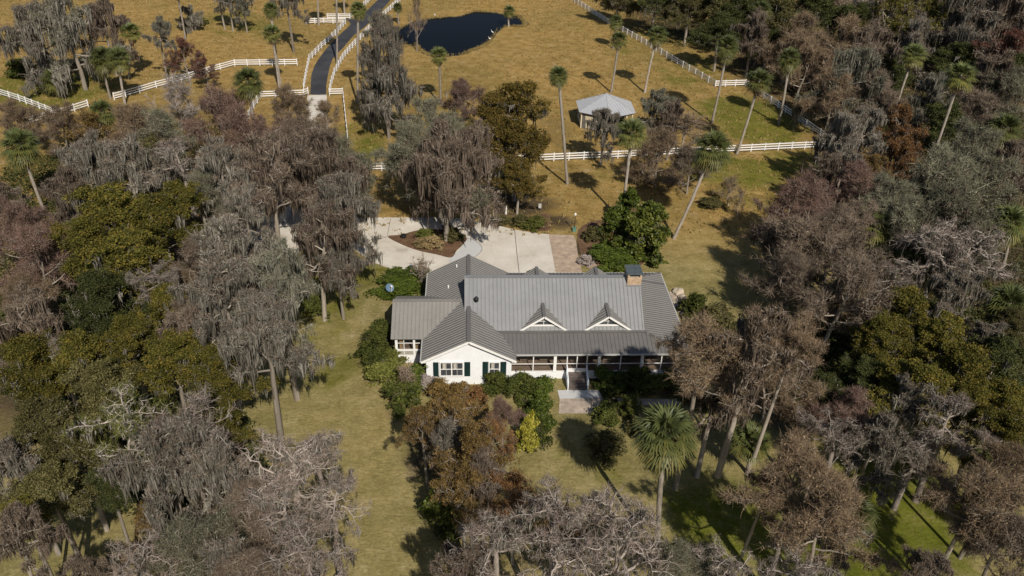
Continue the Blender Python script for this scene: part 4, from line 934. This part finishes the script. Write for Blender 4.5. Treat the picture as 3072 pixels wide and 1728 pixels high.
# forest top right
fo = [
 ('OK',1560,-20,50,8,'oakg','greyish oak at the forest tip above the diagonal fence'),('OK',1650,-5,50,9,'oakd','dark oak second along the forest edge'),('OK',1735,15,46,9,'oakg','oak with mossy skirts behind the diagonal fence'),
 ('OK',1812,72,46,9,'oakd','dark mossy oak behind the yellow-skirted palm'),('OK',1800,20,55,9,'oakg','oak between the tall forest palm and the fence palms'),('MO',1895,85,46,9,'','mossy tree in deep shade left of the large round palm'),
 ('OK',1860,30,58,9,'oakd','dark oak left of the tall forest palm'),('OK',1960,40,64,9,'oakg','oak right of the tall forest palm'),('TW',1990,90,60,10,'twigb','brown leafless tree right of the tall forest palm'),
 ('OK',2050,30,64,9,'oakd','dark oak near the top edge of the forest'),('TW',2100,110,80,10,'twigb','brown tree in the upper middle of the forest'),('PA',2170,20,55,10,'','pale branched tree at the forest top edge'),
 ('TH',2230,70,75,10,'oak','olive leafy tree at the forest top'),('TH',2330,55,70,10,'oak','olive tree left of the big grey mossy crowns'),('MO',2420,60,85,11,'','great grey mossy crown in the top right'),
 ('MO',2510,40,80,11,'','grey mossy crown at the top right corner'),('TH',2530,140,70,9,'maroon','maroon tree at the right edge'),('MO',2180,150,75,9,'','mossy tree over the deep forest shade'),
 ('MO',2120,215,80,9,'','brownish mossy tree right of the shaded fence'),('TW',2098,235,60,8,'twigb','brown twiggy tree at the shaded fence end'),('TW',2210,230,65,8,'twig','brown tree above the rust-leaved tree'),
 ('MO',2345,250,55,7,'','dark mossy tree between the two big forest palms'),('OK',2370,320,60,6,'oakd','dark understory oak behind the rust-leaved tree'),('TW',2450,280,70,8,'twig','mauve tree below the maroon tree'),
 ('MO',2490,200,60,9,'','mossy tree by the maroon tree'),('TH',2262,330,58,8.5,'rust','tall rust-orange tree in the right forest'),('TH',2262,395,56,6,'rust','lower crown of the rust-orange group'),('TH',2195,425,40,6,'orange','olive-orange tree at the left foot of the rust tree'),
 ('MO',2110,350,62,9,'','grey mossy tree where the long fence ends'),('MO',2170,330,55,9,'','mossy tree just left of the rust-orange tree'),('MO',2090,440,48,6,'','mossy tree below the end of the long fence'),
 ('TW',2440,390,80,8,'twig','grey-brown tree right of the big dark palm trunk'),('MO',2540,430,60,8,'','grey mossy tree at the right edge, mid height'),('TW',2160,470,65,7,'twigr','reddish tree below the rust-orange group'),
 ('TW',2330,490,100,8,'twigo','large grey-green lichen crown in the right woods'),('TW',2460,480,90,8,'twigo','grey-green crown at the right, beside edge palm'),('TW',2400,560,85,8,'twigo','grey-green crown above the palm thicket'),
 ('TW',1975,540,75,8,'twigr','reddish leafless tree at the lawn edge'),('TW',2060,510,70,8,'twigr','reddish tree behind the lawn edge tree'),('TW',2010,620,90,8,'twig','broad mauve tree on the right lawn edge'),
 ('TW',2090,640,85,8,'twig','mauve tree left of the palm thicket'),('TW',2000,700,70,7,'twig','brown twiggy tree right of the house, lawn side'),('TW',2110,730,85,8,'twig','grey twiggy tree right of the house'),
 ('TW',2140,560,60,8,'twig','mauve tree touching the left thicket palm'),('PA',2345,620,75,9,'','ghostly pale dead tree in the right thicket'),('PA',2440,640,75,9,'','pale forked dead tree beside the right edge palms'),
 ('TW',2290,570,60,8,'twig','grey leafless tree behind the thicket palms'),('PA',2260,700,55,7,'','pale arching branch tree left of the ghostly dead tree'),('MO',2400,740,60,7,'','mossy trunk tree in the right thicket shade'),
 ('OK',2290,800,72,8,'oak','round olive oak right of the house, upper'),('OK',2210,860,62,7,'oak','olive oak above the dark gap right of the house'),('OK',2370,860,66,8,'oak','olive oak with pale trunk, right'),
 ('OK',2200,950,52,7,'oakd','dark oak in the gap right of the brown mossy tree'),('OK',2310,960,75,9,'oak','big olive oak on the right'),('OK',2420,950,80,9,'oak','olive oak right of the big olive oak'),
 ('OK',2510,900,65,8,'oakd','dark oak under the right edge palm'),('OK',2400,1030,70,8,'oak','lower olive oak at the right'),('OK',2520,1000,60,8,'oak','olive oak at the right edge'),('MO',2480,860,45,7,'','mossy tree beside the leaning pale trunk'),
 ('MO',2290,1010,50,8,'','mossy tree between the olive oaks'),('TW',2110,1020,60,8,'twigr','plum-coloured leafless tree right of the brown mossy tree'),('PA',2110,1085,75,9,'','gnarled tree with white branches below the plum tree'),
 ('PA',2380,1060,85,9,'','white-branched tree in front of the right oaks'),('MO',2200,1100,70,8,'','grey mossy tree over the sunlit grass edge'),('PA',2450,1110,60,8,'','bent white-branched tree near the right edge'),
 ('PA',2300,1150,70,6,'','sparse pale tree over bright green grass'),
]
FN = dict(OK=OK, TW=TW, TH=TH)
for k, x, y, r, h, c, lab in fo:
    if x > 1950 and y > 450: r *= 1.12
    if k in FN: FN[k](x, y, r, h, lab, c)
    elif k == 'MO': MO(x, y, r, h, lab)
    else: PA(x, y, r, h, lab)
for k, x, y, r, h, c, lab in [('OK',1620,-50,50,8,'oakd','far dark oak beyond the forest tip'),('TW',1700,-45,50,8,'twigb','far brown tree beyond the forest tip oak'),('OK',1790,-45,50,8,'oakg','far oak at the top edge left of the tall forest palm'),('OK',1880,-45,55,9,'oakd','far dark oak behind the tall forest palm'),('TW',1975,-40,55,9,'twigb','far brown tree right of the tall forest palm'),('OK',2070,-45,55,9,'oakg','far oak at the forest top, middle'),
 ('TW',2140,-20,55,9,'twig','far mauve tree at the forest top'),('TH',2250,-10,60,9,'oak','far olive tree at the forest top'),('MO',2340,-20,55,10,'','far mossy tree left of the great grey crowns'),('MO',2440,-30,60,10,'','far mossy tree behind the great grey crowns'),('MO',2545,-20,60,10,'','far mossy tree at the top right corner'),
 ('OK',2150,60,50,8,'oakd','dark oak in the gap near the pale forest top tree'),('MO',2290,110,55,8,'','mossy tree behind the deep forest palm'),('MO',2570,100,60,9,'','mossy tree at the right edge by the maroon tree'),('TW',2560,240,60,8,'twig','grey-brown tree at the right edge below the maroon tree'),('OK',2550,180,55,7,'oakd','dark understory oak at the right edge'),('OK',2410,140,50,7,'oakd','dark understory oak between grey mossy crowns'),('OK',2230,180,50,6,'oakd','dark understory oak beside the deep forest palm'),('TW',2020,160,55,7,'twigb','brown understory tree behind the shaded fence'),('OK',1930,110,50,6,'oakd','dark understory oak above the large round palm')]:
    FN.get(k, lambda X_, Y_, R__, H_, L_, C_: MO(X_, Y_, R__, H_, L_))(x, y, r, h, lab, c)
# brown mossy mass right of house
TW(1768,880,92,15.5,'big brown tree overhanging the right porch corner','twigb',v=1)
MO(1890,880,100,16.5,'big brown mossy tree right of the porch',mats=dict(moss='mossb',crown='twigb'))
TW(1985,870,80,15.5,'brown tree at the right shoulder of the mossy mass','twigb')
MO(1800,975,78,10,'mossy tree hanging beside the front terrace',mats=dict(moss='mossb',crown='twigb'))
TW(1940,960,88,9,'brown tree below the mossy mass','twigb')
TW(2010,1190,112,13,'reddish-brown tree over the sunny grass, left half','twigb')
TW(2075,1290,118,12,'reddish-brown tree over the sunny grass, lower half','twigb')
TW(1930,1215,60,9,'small reddish-brown tree right of the foreground palm','twigr')
TW(2450,1250,98,11,'brown tree tangled with palms at the lower right edge','twigb')
MO(2080,1340,80,8,'mossy lower crown at the bottom right')
TW(2530,1340,100,10,'brown tree at the bottom right corner','twig')
MO(2330,1440,60,12,'mossy tree with leaning shaggy trunk at the bottom right')
# left middle
MO(850,670,55,7,'low tresses tree at the left end of the court brick path')
OK(300,540,100,9.5,'sunlit yellow-olive oak at the top of the left oak mass'); OK(410,560,90,9.5,'right sunlit oak of the left oak mass'); OK(215,640,90,9,'left oak of the left oak mass')
OK(330,650,100,9,'central oak of the left oak mass'); OK(440,500,55,9,'small top right oak of the left oak mass'); OK(240,760,85,9,'dark green oak below the left oak mass','oakd')
OK(420,760,60,8,'oak patch left of the big hanging moss tree'); PA(400,690,60,10,'white-branched dead top in the left oak mass')
TW(40,590,80,7,'brown twiggy tree left of the oak mass','twigr'); TW(80,660,85,9,'reddish-brown tree at the left edge, mid height','twigr'); TW(60,740,60,8,'brown tree above the dark grey moss, left edge','twigb')
MO(80,830,90,8,'dark bluish mossy tree at the left edge'); PA(150,880,60,9,'white-trunked bare tree at the left')
OK(70,930,90,9,'olive oak at the left edge, lower'); OK(190,900,85,9,'olive oak right of the left edge oak'); OK(250,990,85,9,'olive oak in the lower left mass','oakg')
OK(330,860,70,9,'oak below the white-branched dead top','oak'); OK(440,920,85,9,'bright olive oak left of the big leaning trunk'); OK(545,940,80,9.5,'right bright olive oak at the lawn'); OK(560,1060,60,8,'lower oak clump at the lawn edge')
MO(600,640,95,13,'upper crown of the great grey mossy tree'); MO(700,715,90,13.5,'right crown of the great grey mossy tree beside the lawn'); MO(560,760,100,13,'left crown of the great grey mossy tree')
MO(670,850,105,13.5,'great hanging mossy tree with trunk standing at the lawn edge'); MO(480,830,70,10,'mossy tree between the oaks and the great mossy trees'); PA(560,700,100,12,'pale limbs rising above the great mossy trees')
TW(500,640,55,9,'grey leafless tree between oak mass and mossy trees'); MO(620,540,60,8,'mossy tree right beside the outbuilding')
# bottom left
PA(330,1080,110,12,'white-branched tree over the lower left oaks',mats=dict(crown='lime')); PA(470,1090,110,12,'white-branched mossy tree at the lower left'); MO(420,1180,120,11,'long moss curtain tree at the lower left')
MO(540,1200,90,10,'moss curtain tree right of the lower left one'); OK(110,1080,90,9.5,'mossy olive oak at the lower left edge','oakg'); OK(200,1130,85,9,'grey-green oak in the lower left','oakg'); MO(60,1180,80,9,'mossy tree at the lower left edge')
OK(130,1230,85,9,'dark oak above the bottom left clearing','oakg'); OK(280,1230,60,8,'oak above the clearing shadow','oakd'); MO(40,1350,75,12,'shaggy mossy trunk tree at the bottom left corner'); OK(60,1290,60,9,'oak at the bottom left edge','oak')
TH(400,1330,70,5,'low brown-leaved tree at the bottom left','orange')
PA(735,1180,112,11,'mauve gnarled tree at the left lawn'); PA(795,1125,78,11,'upper gnarled branches over the left lawn'); PA(720,1290,110,10,'gnarled tree at the bottom, left of the lawn strip'); TW(620,1300,80,9,'mauve tree beside the gnarled bottom tree'); PA(835,1250,82,10,'gnarled tree leaning over the lawn strip')
TW(480,1380,100,8,'mauve-grey tree at the bottom left of centre'); PA(360,1430,90,8,'gnarled tree at the bottom left edge'); TW(640,1420,100,8,'mauve tree at the bottom edge'); MO(560,1440,80,8,'mossy tree at the bottom edge left'); PA(780,1400,100,9,'gnarled pinkish tree on the bottom edge'); MO(230,1440,60,6,'mossy tree at the bottom edge by the clearing')
# bottom centre
TH(1140,1045,66,8,'rust-brown tree in front of the white gable','orange'); TH(1065,1075,55,7,'left lobe rust tree in front of the gable','orange'); TH(1190,1150,85,9,'large rust-brown tree in the lower centre','orange'); TH(1245,1108,56,8,'reddish-brown tree below the white gable','rust')
TW(1265,1040,46,5,'plum leafless tree right of the gable windows','twigr'); TH(1170,1220,75,8,'lower crown of the rust-brown group','orange'); TH(1290,1240,70,8,'rust tree beside the pale gnarled limbs','rust'); MO(1120,1100,40,8,'mossy tree inside the rust-brown group'); MO(1220,1190,55,9,'mossy tree below the rust-brown crowns')
TH(1420,1330,60,8,'rusty tree beneath the pale gnarled limbs','orange')
PA(1250,1350,110,12,'pale gnarled mossy tree at the bottom centre'); PA(1400,1300,95,13,'pale gnarled tree spreading right of bottom centre'); PA(1520,1300,95,13,'sprawling pale gnarled limbs below the sunny lawn'); PA(1560,1390,120,12,'pale gnarled tree on the bottom edge, centre right')
PA(1380,1420,110,11,'pale gnarled tree on the bottom edge, centre'); MO(1180,1430,90,9,'mossy tree on the bottom edge, centre left'); PA(1640,1405,85,9,'airy pale gnarled tree across the foreground palm foot'); PA(1755,1425,75,9,'pale gnarled tree low on the bottom edge, right of palm foot'); PA(1850,1440,80,10,'gnarled tree at the bottom edge, right'); TW(1700,1440,90,9,'mauve tree at the bottom edge behind palm trunk')
PA(2000,1440,80,10,'gnarled tree at the bottom edge under the reddish tree'); 
TW(2530,1180,80,10,'brown tree at the right edge above the lowest palm','twigb'); OK(2540,1090,70,9,'olive oak at the right edge under the pale branches'); OK(2540,820,50,8,'dark oak at the right edge, mid height','oakg'); TW(2480,640,70,8,'grey-green lichen crown between the right edge palms','twigo')
TW(2240,520,75,8,'grey-green lichen crown left of the right woods','twigo'); OK(2060,990,55,7,'dark green oak in the shade right of the tall brown mass','oakd'); OK(1750,1010,40,4,'low green tree below the tall brown mass','oakd')
TW(560,380,60,6,'tan leafless tree behind the mossy woods','twigb'); TH(230,350,60,6,'brown-leaved tree under the gateway palm','orange'); TH(390,390,60,6,'grey-green leafy tree in the upper left woods','oakg')
# bushes and garden plants --------------------------------------------------------------
def BU(x, y, r, h, lab, c='green', name='bush', cat='bush', **k): return place('bush', name, x, y, r, h, lab, cat, mats=dict(foliage=c), **k)
BU(1000,708,62,.75,'low bright green ground cover mound behind the dish','green'); BU(1035,698,52,.7,'green ground cover under the crape myrtle','green'); BU(1015,730,52,.65,'green ground cover against the side porch','green')
BU(950,860,40,1.3,'dark green shrub left of the side porch','greend'); BU(945,905,42,1.3,'green shrub below the side porch corner','greend'); BU(975,940,44,1.2,'yellowish shrub left of the gable','lime'); BU(1010,985,46,1.3,'green shrub in front of the gable left corner','greend'); BU(960,830,30,1.5,'tall shrub at the side porch back corner','greend'); BU(1045,950,34,1.2,'green shrub at the gable wall corner','green')
BU(985,900,30,1.1,'light shrub against the side porch wall','lime')
BU(1250,965,34,1.0,'dark hedge in front of the right gable window','greend',name='hedge',cat='hedge'); BU(1295,975,36,1.0,'dark hedge continuing below the porch','greend',name='hedge',cat='hedge'); BU(1335,985,36,1.0,'dark hedge left of the stairs','greend',name='hedge',cat='hedge')
BU(1365,972,36,.95,'bright leafy shrub left of the stairs','green'); BU(1312,962,26,.9,'shrub right of the gable corner','greend'); BU(1362,1008,26,1.0,'green shrub left of the front landing','green'); BU(1355,1045,42,1.2,'dense green shrub left of the terrace','green'); BU(1335,1090,34,1.3,'dense green shrub above the yellow one','greend')
BU(1330,1078,24,1.9,'yellow-leaved shrub standing on the lawn','yellow'); BU(1328,1108,24,1.2,'lower yellow-leaved shrub on the lawn beside the terrace','yellow')
BU(1515,950,30,.9,'dark shrub right of the stairs','green'); BU(1558,958,32,.9,'dark shrub under the porch screens','green'); BU(1605,950,40,1.2,'leafy shrub under the right porch','greend'); BU(1640,965,36,1.1,'light green shrub under the right porch','lime'); BU(1690,955,36,1.1,'green shrub near the right porch corner','greend'); BU(1535,990,24,.7,'dark plant right of the front landing','greend')
BU(1585,1020,30,.9,'yellow-green variegated shrub beside the terrace','lime'); BU(1520,1110,46,1.2,'dark twiggy shrub in the tree shadow','oakg'); BU(1610,1075,30,1.0,'shrub under the foreground palm','oakg'); BU(1525,1040,34,1.0,'spiky dark plant on the lawn below the terrace','greend')
place('magnolia','magnolia',1630,580,62,3.6,'large glossy-leaved magnolia right of the paver parking','tree'); place('magnolia','magnolia',1545,570,36,2.6,'dark left part magnolia beside the tall palm','tree',mats=dict(crown='green')); place('magnolia','magnolia',1580,525,36,2.8,'magnolia behind the tall palm foot','tree',mats=dict(crown='green'))
BU(1525,640,48,.9,'bright green ground cover left under the magnolia','green'); BU(1560,652,56,.9,'bright green ground cover mound behind the chimney','green'); BU(1595,640,44,.9,'bright green ground cover right end','green'); BU(1540,600,22,.9,'rusty fern shrub beside the ground cover','rust'); BU(1487,590,20,.9,'brown twiggy shrub by the lamp lawn','oakg'); BU(1520,585,24,1.3,'spiky green plant left of the magnolia','palm')
BU(1345,560,34,.8,'yellow-green shrub bed above the court','lime'); BU(1310,555,26,.6,'brownish shrub bed above the court','oakg'); BU(1245,550,20,.4,'low plant at the court top edge','oakg'); BU(1270,555,18,.4,'second low plant at the court top edge','oakg')
BU(1068,590,26,.8,'yellow-green shrub on the court island','lime'); BU(1090,610,24,.7,'dry shrub on the court island','tan'); BU(1140,590,26,.7,'green plants right on the court island','oakg'); BU(1125,575,16,.9,'spiky plum plant on the court island','maroon'); BU(1060,610,20,.5,'small dry plant on the court island left','tan')
BU(1340,700-15,14,.5,'small dark plant behind the rear roof','greend'); BU(1475,655,18,.6,'mauve twiggy shrub beside the paver parking','twigp')
BU(1750,770,40,1.2,'green shrub right of the side path','greend'); BU(1790,800,44,1.4,'brown-green shrub right of the house','oakg'); BU(1735,830,30,1.2,'shrub at the right porch corner','oakg')
BU(770,720,30,1.2,'yellow-green shrub at the left lawn top','lime'); BU(790,770,34,1.3,'dark shrub at the left lawn edge','greend'); BU(745,690,30,1.4,'dark shrub beside the outbuilding apron','greend')
BU(1110,1260,48,2.4,'green leafy shrub below the rust-brown trees','green'); BU(1130,1300,50,1.8,'dark shrub under the rust-brown trees','greend'); BU(470,1300,60,1.5,'dark shrub in the lower left shade','greend')
BU(480,50,26,1.0,'round dark bush in the top pasture','greend'); BU(60,170,40,1.5,'bush under the leftmost mossy tree','greend'); BU(130,200,40,1.2,'light bush beside the low stubby palm','lime')
BU(1790,600-90,30,.8,'low thin bush on the right lawn','oakg')
BU(1105,985,36,1.3,'rusty bush at the foot of the white gable, left','orange'); BU(1155,990,36,1.3,'rusty bush at the foot of the white gable, middle','orange'); BU(1195,1000,30,1.1,'plum-brown bush at the foot of the white gable, right','rust')
BU(1075,965,26,1.0,'thin pale twiggy bush at the gable left corner','twigp')
# crape myrtles
def vase(x, y, r, h, lab):
    sk = skeleton(h, r, base=.06, top=.5, nl=9, n2=5, n3=4, rt=.11, gn=.1, up=.1, el0=62, el1=80)
    a = wood(sk, 6); c = QB(); twigs(c, sk, 700, .5, .014, .5, .2); leafballs(c, sk, 40, 5, .2, .12); b = G(x, y)
    e = empty('crape_myrtle', (b[0], b[1], 0), lab, 'small tree'); link('trunk', a.mesh('trunk', MT['barkp']), e); link('crown', c.mesh('crown', MT['twigb']), e)
vase(1063,722,3.2,3.4,'leafless vase-shaped crape myrtle beside the green ground cover'); vase(1022,1000,2.6,3.6,'leafless multi-stemmed crape myrtle in front of the side porch')
# understory of the woods: uncountable low growth
def undergrowth():
    q = QB(); n = 5200
    zs = [(2250,180,300,170),(2450,560,200,250),(2350,880,260,130),(1850,70,220,60),(480,420,380,110),(200,760,230,280),(2050,900,160,110),(420,1150,230,150),(150,480,160,90),(2400,330,200,90)]
    cs = []
    for x, y, rx, ry in zs:
        for _ in range(int(420)):
            a = rng.uniform(0, 6.28); t = rng.uniform(0, 1) ** .5; cs.append(G(x + rx * t * math.cos(a), min(y + ry * t * math.sin(a), 1500), .4))
    cs = np.array(cs); per = 26; ci = np.repeat(np.arange(len(cs)), per); o = rng.normal(0, .75, (len(ci), 3)) * [1, 1, .5]
    c = cs[ci] + o; c[:, 2] = np.abs(c[:, 2]) * 1.1 + .05; t = rng.uniform(.1, .9, len(cs))
    q.leaves(c, .26, np.clip(t[ci] + rng.normal(0, .15, len(ci)), 0, 1)); tag(link('undergrowth', q.mesh('undergrowth', MAT['oakd'])), kind='stuff')
undergrowth()
def grass_clumps():
    q = QB(); n = 26000; X = rng.uniform(-120, 130, n); Y = rng.uniform(98, 235, n)
    pw = np.array([P(*p)[:2] for p in pond]); c0 = pw.mean(0); keep = np.ones(n, bool)
    dp = np.hypot((X - c0[0]) / (np.ptp(pw[:, 0]) / 2), (Y - c0[1]) / (np.ptp(pw[:, 1]) / 2)) < 1.15
    road = [P(x, y)[:2] for x, y in ((955,290),(960,225),(985,165),(1040,105),(1110,40),(1190,-25),(952,340),(955,420))]
    for (ax, ay), (bx, by) in zip(road[:-3], road[1:-2]):
        t = np.clip(((X-ax)*(bx-ax) + (Y-ay)*(by-ay)) / ((bx-ax)**2 + (by-ay)**2), 0, 1); keep &= np.hypot(X - ax - t*(bx-ax), Y - ay - t*(by-ay)) > 3.2
    keep &= ~dp & ~((np.abs(X - road[6][0]) < 4) & (Y < 160)) & (np.hypot(X - pcen[0], Y - pcen[1]) > 6.5)
    X, Y = X[keep], Y[keep]; n = len(X); per = 5; ci = np.repeat(np.arange(n), per); sz = rng.uniform(.12, .34, n)
    st = np.stack([X, Y, np.zeros(n)], 1)[ci] + rng.normal(0, .12, (n*per, 3)) * [1, 1, 0]; d = rng.normal(0, .5, (n*per, 3)); d[:, 2] = 1
    e = st + d * sz[ci][:, None]; an = rng.uniform(0, 3.14, n*per); side = np.stack([np.cos(an), np.sin(an), 0*an], 1)
    q.strips(np.stack([st, e], 1), np.array([.07, .02]), side, np.clip(np.repeat(rng.normal(.5, .22, n), per) + rng.normal(0, .1, n*per), 0, 1))
    tag(link('pasture_grass', q.mesh('pasture_grass', MAT['tuft'])), kind='stuff')
    q = QB(); ps = []
    for a, b in zip(pw, np.roll(pw, -1, 0)):
        for t in np.linspace(0, 1, 14): ps.append(a + (b - a) * t)
    ps = np.repeat(np.array(ps), 7, 0) + rng.normal(0, .28, (len(ps) * 7, 2)); keep = rng.uniform(size=len(ps)) < .5 + .5 * np.sin(ps[:, 0] * .6); ps = ps[keep]; n = len(ps)
    st = np.concatenate([ps, np.zeros((n, 1))], 1); d = rng.normal(0, .3, (n, 3)); d[:, 2] = 1; e = st + d * rng.uniform(.2, .6, (n, 1)); an = rng.uniform(0, 3.14, n)
    q.strips(np.stack([st, e], 1), np.array([.05, .015]), np.stack([np.cos(an), np.sin(an), 0*an], 1), rng.uniform(.1, .9, n)); tag(link('bank_reeds', q.mesh('bank_reeds', MAT['tuft'])), kind='stuff')
grass_clumps()

# ------------------------------------------------------------------ small things
b = G(982, 752); e = empty('satellite_dish', (b[0], b[1], 0), 'blue-grey satellite dish on a pole beside the side porch', 'satellite dish')
m = MB(); m.cyl((0, 0), .04, .04, 0, 1.5, 8); m.build('pole', GUT, e)
m = MB(); N = 18; ns = np.array([.45, -.55, .7]); ns /= np.linalg.norm(ns); ux = np.cross(ns, [0, 0, 1]); ux /= np.linalg.norm(ux); uy = np.cross(ns, ux); vs = [np.array([0, 0, 1.55]) - ns * .1]
for rr_, dz in ((.28, -.06), (.52, .02)):
    for i in range(N): a = 2 * math.pi * i / N; vs.append(np.array([0, 0, 1.55]) + (ux * math.cos(a) + uy * math.sin(a)) * rr_ + ns * dz)
m.add(vs, [(0, 1 + i, 1 + (i + 1) % N) for i in range(N)] + [(1 + i, 1 + N + i, 1 + N + (i + 1) % N, 1 + (i + 1) % N) for i in range(N)]); m.build('dish', BLUE, e)
m = MB(); c0 = np.array([0, 0, 1.55]); m.bar(c0 + uy * .5, c0 + ns * .55, .04, .04); m.box(*(np.array([-.09, .09]) + (c0 + ns * .58)[0]), *(np.array([-.09, .09]) + (c0 + ns * .58)[1]), *(np.array([-.07, .07]) + (c0 + ns * .58)[2])); m.build('receiver', WHITE, e)
b = P(1722.5, 694); e = empty('lamp_post', (b[0], b[1], 0), 'slim garden lamp post with green box at its foot on the lawn', 'lamp post')
m = MB(); m.cyl((0, 0), .045, .04, 0, 2.4, 8); m.build('pole', BLACK, e); m = MB(); m.box(-.24, .24, -.2, .2, 0, .55); m.box(-.26, .26, -.22, .22, .55, .62); m.build('utility_box', GREENP, e)
m = MB(); m.cyl((0, 0), .09, .16, 2.4, 2.66, 8); m.cyl((0, 0), .18, .03, 2.66, 2.8, 8); m.build('lantern', WHITE, e)
b = P(1619, 630); e = empty('utility_post', (b[0], b[1], 0), 'small grey meter post in the mulch above the court', 'post'); m = MB(); m.box(-.06, .06, -.06, .06, 0, .9); m.build('post', BLACK, e); m = MB(); m.box(-.2, .2, -.12, -.061, .35, .95); m.box(-.22, .22, -.14, .05, .95, 1.0); m.build('meter_box', GUT, e)
b = P(1518, 641); e = empty('garden_statue', (b[0], b[1], 0), 'small white garden statue at the bed edge above the court', 'statue')
m = MB(); m.cyl((0, 0), .2, .17, 0, .3, 10); m.cyl((0, 0), .12, .16, .3, .75, 10); m.cyl((0, 0), .17, .06, .75, 1.0, 10); m.cyl((0, 0), .09, .085, 1.0, 1.2, 10); m.build('figure', WHITE, e)
b = P(1211, 715); e = empty('fire_bowl', (b[0], b[1], 0), 'dark round iron kettle on the left tip of the court island', 'fire bowl')
m = MB(); m.cyl((0, 0), .2, .42, .12, .38, 14); m.cyl((0, 0), .42, .38, .38, .55, 14); m.build('bowl', BLACK, e)
for k in range(3): m = MB(); a = k * 2.09; m.bar((.3*math.cos(a), .3*math.sin(a), 0), (.22*math.cos(a), .22*math.sin(a), .2), .04, .04); m.build('leg', BLACK, e)
b = P(1234, 806); e = empty('garden_pot', (b[0], b[1], 0), 'small blue pot beside the crape myrtle', 'pot'); m = MB(); m.cyl((0, 0), .14, .2, 0, .36, 12); m.cyl((0, 0), .23, .23, .36, .42, 12); m.build('pot', plain('blue_glaze', (.05, .08, .35), .3), e)
def egret(px, py, lab, rz):
    b = P(px, py); e = empty('egret', (b[0], b[1], 0), lab, 'bird', 'white egrets at the pond', rz=rz); q = QB()
    q.tube(np.array([[-.34,0,.42],[-.22,0,.5],[0,0,.58],[.16,0,.62],[.22,0,.72],[.18,0,.84],[.24,0,.95],[.30,0,1.0],[.36,0,.99]]), np.array([.02,.09,.13,.09,.045,.035,.03,.05,.02]), 8, .5); link('body', q.mesh('body', EGRET, True), e)
    q = QB(); q.tube(np.array([[.35,0,.99],[.5,0,.96]]), np.array([.018,.004]), 5, .5); link('beak', q.mesh('beak', ORANGE), e)
    for s in (-1, 1): q = QB(); q.tube(np.array([[.0,s*.05,.5],[-.03,s*.05,.26],[.02,s*.05,0],[.1,s*.05,.01]]), np.array([.02,.012,.012,.01]), 5, .5); link('leg', q.mesh('leg', BLACK), e)
egret(1477,103,'white egret wading farther along the right pond bank',2.6); egret(1469,123,'white egret nearest us on the right pond bank',3.4); egret(1161,107,'white egret on the dry grass left of the pond',.5); egret(1305,52,'white egret at the far pond edge',4)
for i, (x, y, r, lab) in enumerate(((1706,737,.7,'pale rock by the right porch roof, upper'),(1716,752,.6,'pale rock by the right porch roof, middle'),(1728,800,.8,'pale rock by the right porch corner'))):
    b = G(x, y); q = QB(); 
    me = bpy.data.meshes.new('boulder'); import bmesh; bm = bmesh.new(); bmesh.ops.create_icosphere(bm, subdivisions=3, radius=r)
    for vv in bm.verts: f_ = 1 + .25 * math.sin(vv.co.x * 5 + i) * math.cos(vv.co.y * 4) + rng.normal(0, .03); vv.co = vv.co * f_; vv.co.z *= .6
    bm.to_mesh(me); bm.free(); me.materials.append(ROCK); tag(link('boulder', me, None, (b[0], b[1], r * .25)), lab, 'rock', 'pale rocks beside the house')
